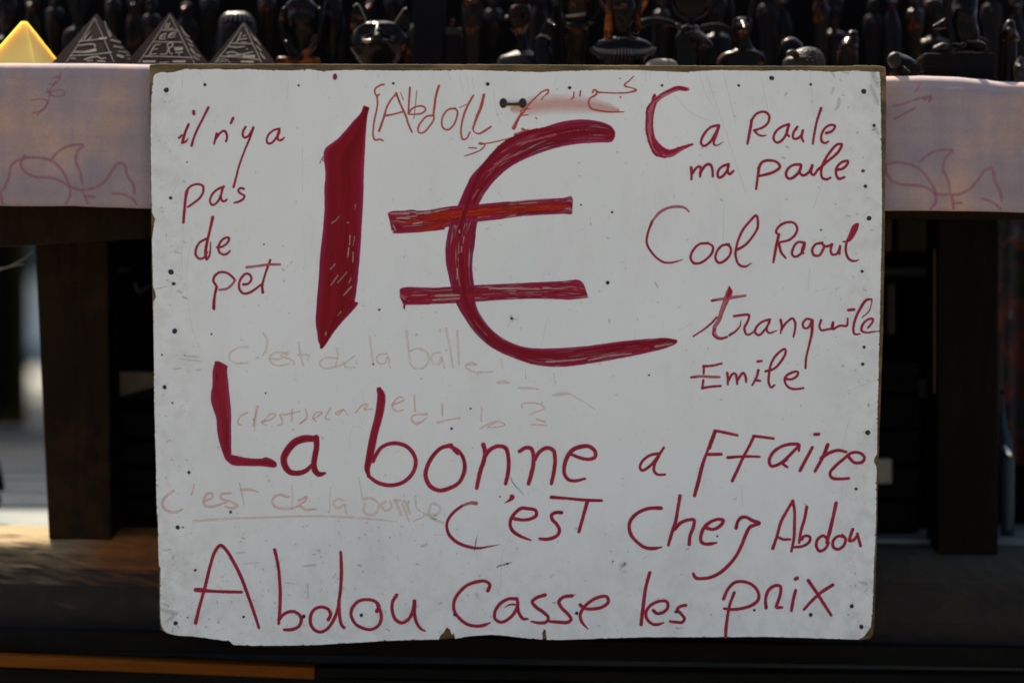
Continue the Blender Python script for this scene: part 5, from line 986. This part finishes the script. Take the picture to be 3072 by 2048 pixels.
# back panel behind the figurines and goods below the table
BK = thing('stall_backdrop', (0, 0.53, terz(0)), 'matt black board closing the stall behind the figurines', 'backdrop')
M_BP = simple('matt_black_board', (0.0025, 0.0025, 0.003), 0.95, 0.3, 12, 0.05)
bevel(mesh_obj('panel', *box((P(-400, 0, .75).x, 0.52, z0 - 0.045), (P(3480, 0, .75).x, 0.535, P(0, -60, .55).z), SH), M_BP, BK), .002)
for x in (300, 2780):
    X = P(x, 0, .76).x
    bevel(mesh_obj('panel_post', *box((X - .02, .5355, terz(X) + .001 - SH * X), (X + .02, .57, P(0, -60, .55).z), SH), M_DARKW, BK), .002)
def crate(x0, x1, y0, Y, depth, label, mat, slats=5, gap=0.008, zb=None):
    X0, X1 = P(x0, 0, Y).x, P(x1, 0, Y).x; zb = terz((X0 + X1) / 2) + 0.006 if zb is None else zb; zt = P(0, y0, Y).z
    T = thing('wooden_crate', ((X0 + X1) / 2, Y + depth / 2, zb), label, 'crate', 'dark crates stored under the table')
    hs = (zt - zb) / slats
    for k in range(slats):
        for (ya, yb) in ((Y, Y + .01), (Y + depth - .01, Y + depth)):
            bevel(mesh_obj('slat', *box((X0 + .001, ya, zb + k * hs), (X1 - .001, yb, zb + (k + 1) * hs - gap)), mat, T), .001, 1)
        for xa in (X0, X1 - .01):
            mesh_obj('side_slat', *box((xa + (.0 if xa == X0 else 0), Y + .0105, zb + k * hs), (xa + .01, Y + depth - .0105, zb + (k + 1) * hs - gap)), mat, T)
    for xa in (X0 + .012, X1 - .034):
        bevel(mesh_obj('corner_post', *box((xa, Y + .0105, zb), (xa + .022, Y + .032, zt - .002)), mat, T), .001, 1)
    mesh_obj('lining', *box((X0 + .04, Y + .034, zb + .001), (X1 - .04, Y + depth - .012, zt - .02)), M_BP, T)
    return T
crate(228, 640, 1222, 0.30, 0.17, 'dark slatted crate on the ground behind the left table leg', M_CRATE, 4)
crate(700, 1500, 700, 0.29, 0.18, 'tall dark crate hidden behind the left half of the sign', M_CRATE, 8)
crate(1560, 2400, 700, 0.29, 0.18, 'tall dark crate hidden behind the right half of the sign', M_CRATE, 8)
crate(2410, 2760, 1070, 0.32, 0.15, 'low dark crate just right of the sign under the table', M_CRATE, 5)
# black cloth added to give the dark under the table
DR = thing('added_drape', (0, 0.49, terz(0) + .01), 'added black cloth giving the dark behind the goods under the table', 'drape')
def drape(x0, x1, y0, y1, Y, mat, T, name='fold', amp=.006, f=.05):
    V = []; F = []; n = int((x1 - x0) / 10) + 1
    for i in range(n + 1):
        x = x0 + (x1 - x0) * i / n; d = amp * math.sin(x * f) + amp * .6 * math.sin(x * f * 2.3 + 1)
        for k in range(9):
            y = y0 + (y1 - y0) * k / 8; V.append(P(x, y, Y) + Vector((0, d * (0.4 + k / 9), 0)))
    for i in range(n):
        for k in range(8): F.append((i*9+k, i*9+k+1, (i+1)*9+k+1, (i+1)*9+k))
    o = mesh_obj(name, V, F, mat, T, smooth=True); s = o.modifiers.new('thick', 'SOLIDIFY'); s.thickness = .0015; return o
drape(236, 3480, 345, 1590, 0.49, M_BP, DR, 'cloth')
# small pale things glimpsed below the table
M_PALE = simple('pale_cardboard', (0.15, 0.115, 0.065), 0.85, 0.2, 20); M_GRN = simple('pale_green_gap_light', (0.17, 0.19, 0.13), 0.3, 0.15, 12, 0.5)
def pbox(name, part_n, x0, x1, y0, y1, Y, dep, mat, label, cat, bv=.003, tilt=None):
    zc = P(0, y1, Y).z; T = thing(name, (P((x0 + x1) / 2, 0, Y).x, Y, zc), label, cat)
    a, b = P(x0, y1, Y), P(x1, y0, Y)
    o = bevel(mesh_obj(part_n, *box((a.x, Y, a.z), (b.x, Y + dep, b.z)), mat, T), bv, 2); return T, o
T, o = pbox('paper_parcel', 'wrapping', 318, 500, 1117, 1197, 0.33, 0.10, M_PALE, 'pale tan parcel lying on the crate left of the sign', 'parcel')
mesh_obj('flap', [P(330, 1199, .328), P(500, 1150, .328), P(500, 1199, .328), P(330, 1199, .3255), P(500, 1150, .3255), P(500, 1199, .3255)], [(0, 1, 2), (5, 4, 3), (0, 3, 4, 1), (1, 4, 5, 2), (2, 5, 3, 0)], M_CRATE, T)
T, o = pbox('see_through_patch', 'patch_face', 2600, 2678, 1374, 1452, 0.305, 0.012, M_GRN, 'pale green tile added for the see-through light at the right sign edge below the table', 'patch')  # pale slab added for the brightness showing through the gap
T, o = pbox('paper_card', 'card', 2756, 2786, 1136, 1192, 0.31, 0.003, simple('grey_card', (0.02, 0.02, 0.022), 0.8), 'small grey card in the gap right of the sign', 'card', .0008)
T, o = pbox('olive_box', 'carton', 2690, 2806, 640, 752, 0.36, 0.08, simple('olive_carton', (0.018, 0.016, 0.004), 0.8), 'dull olive box tucked up under the table right of the sign', 'box')
T, o = pbox('pink_stick', 'rod', 2654, 2676, 634, 756, 0.28, 0.02, simple('pinkish_wood', (0.06, 0.033, 0.020), 0.7), 'short pinkish stick hanging right of the sign', 'stick')
T, o = pbox('grey_shelf', 'board', 2650, 2800, 800, 826, 0.33, 0.12, simple('grey_shelf_board', (0.016, 0.015, 0.012), 0.7), 'narrow grey shelf board right of the sign', 'shelf')
T, o = pbox('pale_slat', 'rod', 2662, 2686, 850, 1004, 0.31, 0.02, simple('bone_wood', (0.035, 0.028, 0.018), 0.7), 'upright pale slat below the grey shelf board', 'slat')
T, o = pbox('sunlit_leg_edge', 'highlight', 2799, 2808, 745, 1180, 0.18, 0.006, simple('dull_orange_sunlight', (0.022, 0.007, 0.001), 0.8), 'thin added orange sun lath along the right table leg', 'highlight', .0008)  # added strip painted as the sunlit edge of the leg
T, o = pbox('wooden_peg', 'peg', 334, 351, 1424, 1466, 0.285, 0.012, M_PALE, 'small pale peg in front of the left crate', 'peg', .001)
# pale rolled cloth on the left shelf
T = thing('rolled_cloth', P(345, 815, .33), 'dim grey rolled cloth under the table rail', 'cloth')
part('roll', tube_px([(300, 806, 8), (340, 808, 10), (385, 806, 8)], .33), simple('dim_grey_cloth', (0.02, 0.02, 0.022), .9), T)
part('roll_end', tube_px([(445, 858, 6), (420, 875, 7), (408, 850, 6)], .33), simple('dim_brown_cloth', (0.035, 0.03, 0.03), .9), T)
# patterned garment at the right edge with a glinting bottle
def mat_floral():
    m, nt, b = new_mat('floral_print')
    tc = nt.nodes.new('ShaderNodeTexCoord'); v = nt.nodes.new('ShaderNodeTexVoronoi'); v.inputs['Scale'].default_value = 42
    n = tex(nt, 20, 3, .6); mx = nt.nodes.new('ShaderNodeMixRGB'); mx.inputs[0].default_value = .1
    nt.links.new(tc.outputs['Object'], mx.inputs[1]); nt.links.new(n.outputs['Color'], mx.inputs[2]); nt.links.new(mx.outputs[0], v.inputs['Vector'])
    sp = nt.nodes.new('ShaderNodeSeparateColor'); nt.links.new(v.outputs['Color'], sp.inputs[0])
    c = ramp(nt, sp.outputs[0], [(0.0, (0.004, 0.005, 0.008)), (0.3, (0.050, 0.006, 0.004)), (0.42, (0.010, 0.014, 0.007)), (0.55, (0.070, 0.013, 0.005)), (0.68, (0.010, 0.014, 0.026)), (0.85, (0.035, 0.008, 0.010)), (0.95, (0.045, 0.048, 0.055))], 'CONSTANT').outputs[0]
    nt.links.new(c, b.inputs['Base Color']); b.inputs['Roughness'].default_value = .85; return m
GT = thing('patterned_garment', P(3040, 640, .4), 'red, blue and green patterned garment hanging at the right edge', 'garment')
drape(2985, 3400, 560, 1395, .40, mat_floral(), GT, 'fabric', .012, .06)
T = thing('glass_bottle', P(3012, 1560, .30), 'bluish glinting bottle at the right edge below the garment', 'bottle')
m_gl, nt, b = new_mat('blue_glass'); b.inputs['Base Color'].default_value = (0.012, 0.028, 0.038, 1); b.inputs['Roughness'].default_value = .2; b.inputs['Specular IOR Level'].default_value = .12
byb = 1024 - (terz(P(3020, 0, .3).x) + .002 - CZ) / PX(.3)
part('bottle_body', loft_px([(3008, 1180, 5), (3008, 1240, 8), (3012, 1290, 13), (3018, 1330, 19), (3022, 1380, 22), (3022, 1420, 21), (3022, byb, 20)], .30, 28, 5, depth=1.0), m_gl, T)
part('cap', loft_px([(3008, 1168, 7), (3008, 1184, 7)], .30, 16, 1, depth=1.0), M_PEW, T)
part('metal_tag', tube_px([(3004, 1340, 9, -.012), (3014, 1356, 12, -.016), (3022, 1368, 9, -.012)], .30), simple('polished_metal', (.8, .75, .65), .12, .05, 30, .5, 1.0), T)
# things seen through the gap at the far left
CB = thing('brown_cabinet', P(0, 1300, 3.6), 'dark brown cabinet standing on the street at the far left', 'cabinet')
Xc = P(84, 0, 3.6).x
def rbox(x0, x1, y0, y1, za, zb):      # box turned 13.5 degrees about the cabinet's right front corner
    v, f = box((x0, y0, za), (x1, y1, zb)); o = Vector((Xc, 3.6, 0)); R = Matrix.Rotation(math.radians(13.8), 3, 'Z')
    return [R @ (q - o) + o for q in v], f
bevel(mesh_obj('body', *rbox(Xc - .55, Xc, 3.6, 4.0, terz(Xc) - .006, CZ + .45), mat_wood('olive_brown_wood', (.026, .019, .004)), CB), .006)
bevel(mesh_obj('door', *rbox(Xc - .50, Xc - .04, 3.585, 3.5995, terz(Xc) + .05, CZ + .42), M_DARKW, CB), .004)
T = thing('frayed_cord', P(30, 790, .2), 'frayed pale cord hanging across the gap at the far left', 'cord')
part('strand', tube_px([(-30, 822, 3), (0, 808, 3.4), (25, 800, 2.6), (50, 788, 2.6), (80, 770, 2), (96, 752, 2)], .2, 8), simple('grey_cord', (.16, .15, .13), .9), T)
part('strand', tube_px([(-20, 800, 2), (15, 803, 2), (45, 796, 2), (70, 792, 1.6)], .203, 8), simple('grey_cord_light', (.2, .19, .17), .9), T)
T = thing('rubber_boot', P(-10, 1600, .5), 'dark shape of a boot cut off by the left edge', 'boot')
Zb = 1024 - (terz(P(-10, 0, .5).x) + .003 - CZ) / PX(.5)
part('shaft', loft_px([(-30, 1360, 20), (-28, 1400, 30), (-24, 1440, 34), (-24, 1470, 38)], .5, 24, 4), M_BP, T)
part('foot', tube_px([(-30, Zb - 34, 32), (-10, Zb - 26, 26, -.03), (-2, Zb - 22, 20, -.06)], .5), M_BP, T)
B = thing('far_house', (-6, 22, ZT), 'pale house wall across the street seen through the left gap', 'house')
M_WL = simple('pale_plaster', (.80, .82, .72), .9, .1, 2); M_WD = simple('dark_green_shutter', (.035, .06, .05), .6)
zf = ZT - .0055
mesh_obj('wall', *box((-16, 22, zf), (6, 26, 6.5)), M_WL, B)
for k in range(9):
    X = -14.8 + k * 2.1
    f = mesh_obj('window', *box((X, 21.93, 1.55), (X + .9, 21.999, 3.0)), M_WD, B)
    mesh_obj('sill', *box((X - .08, 21.86, 1.47), (X + .98, 21.998, 1.54)), M_WL, f)
dk = mesh_obj('base_band', *box((-16, 21.95, zf + .001), (6, 21.999, .72)), simple('grey_green_render', (.13, .17, .16), .9, .2, 2), B)
mesh_obj('roof', *box((-16.3, 21.6, 6.501), (6.3, 26.3, 6.8)), simple('roof_tile', (.25, .12, .07), .8), B)

# added slat roof, unseen above the frame, put up to shade the street behind
NS = thing('added_slat_shade', (-2.4, 4.9, ZT), 'added wooden slat roof, out of view, shading the street behind', 'sunshade')
for k in range(40):
    y0 = 1.95 + k * 0.27; wd = 0.243 if k < 24 else 0.15
    mesh_obj('added_roof_slat', *box((-4.8, y0, 2.60), (0.35, y0 + wd, 2.62)), M_CRATE, NS)
for (px_, py_) in ((-4.7, 2.0), (0.25, 2.3), (-4.7, 12.6), (0.25, 12.6)):
    mesh_obj('added_post', *box((px_ - .03, py_ - .03, ZT - .004), (px_ + .03, py_ + .03, 2.545)), M_CRATE, NS)
for px_ in (-4.7, 0.25): mesh_obj('added_beam', *box((px_ - .03, 1.96, 2.5455), (px_ + .03, 12.7, 2.5985)), M_CRATE, NS)
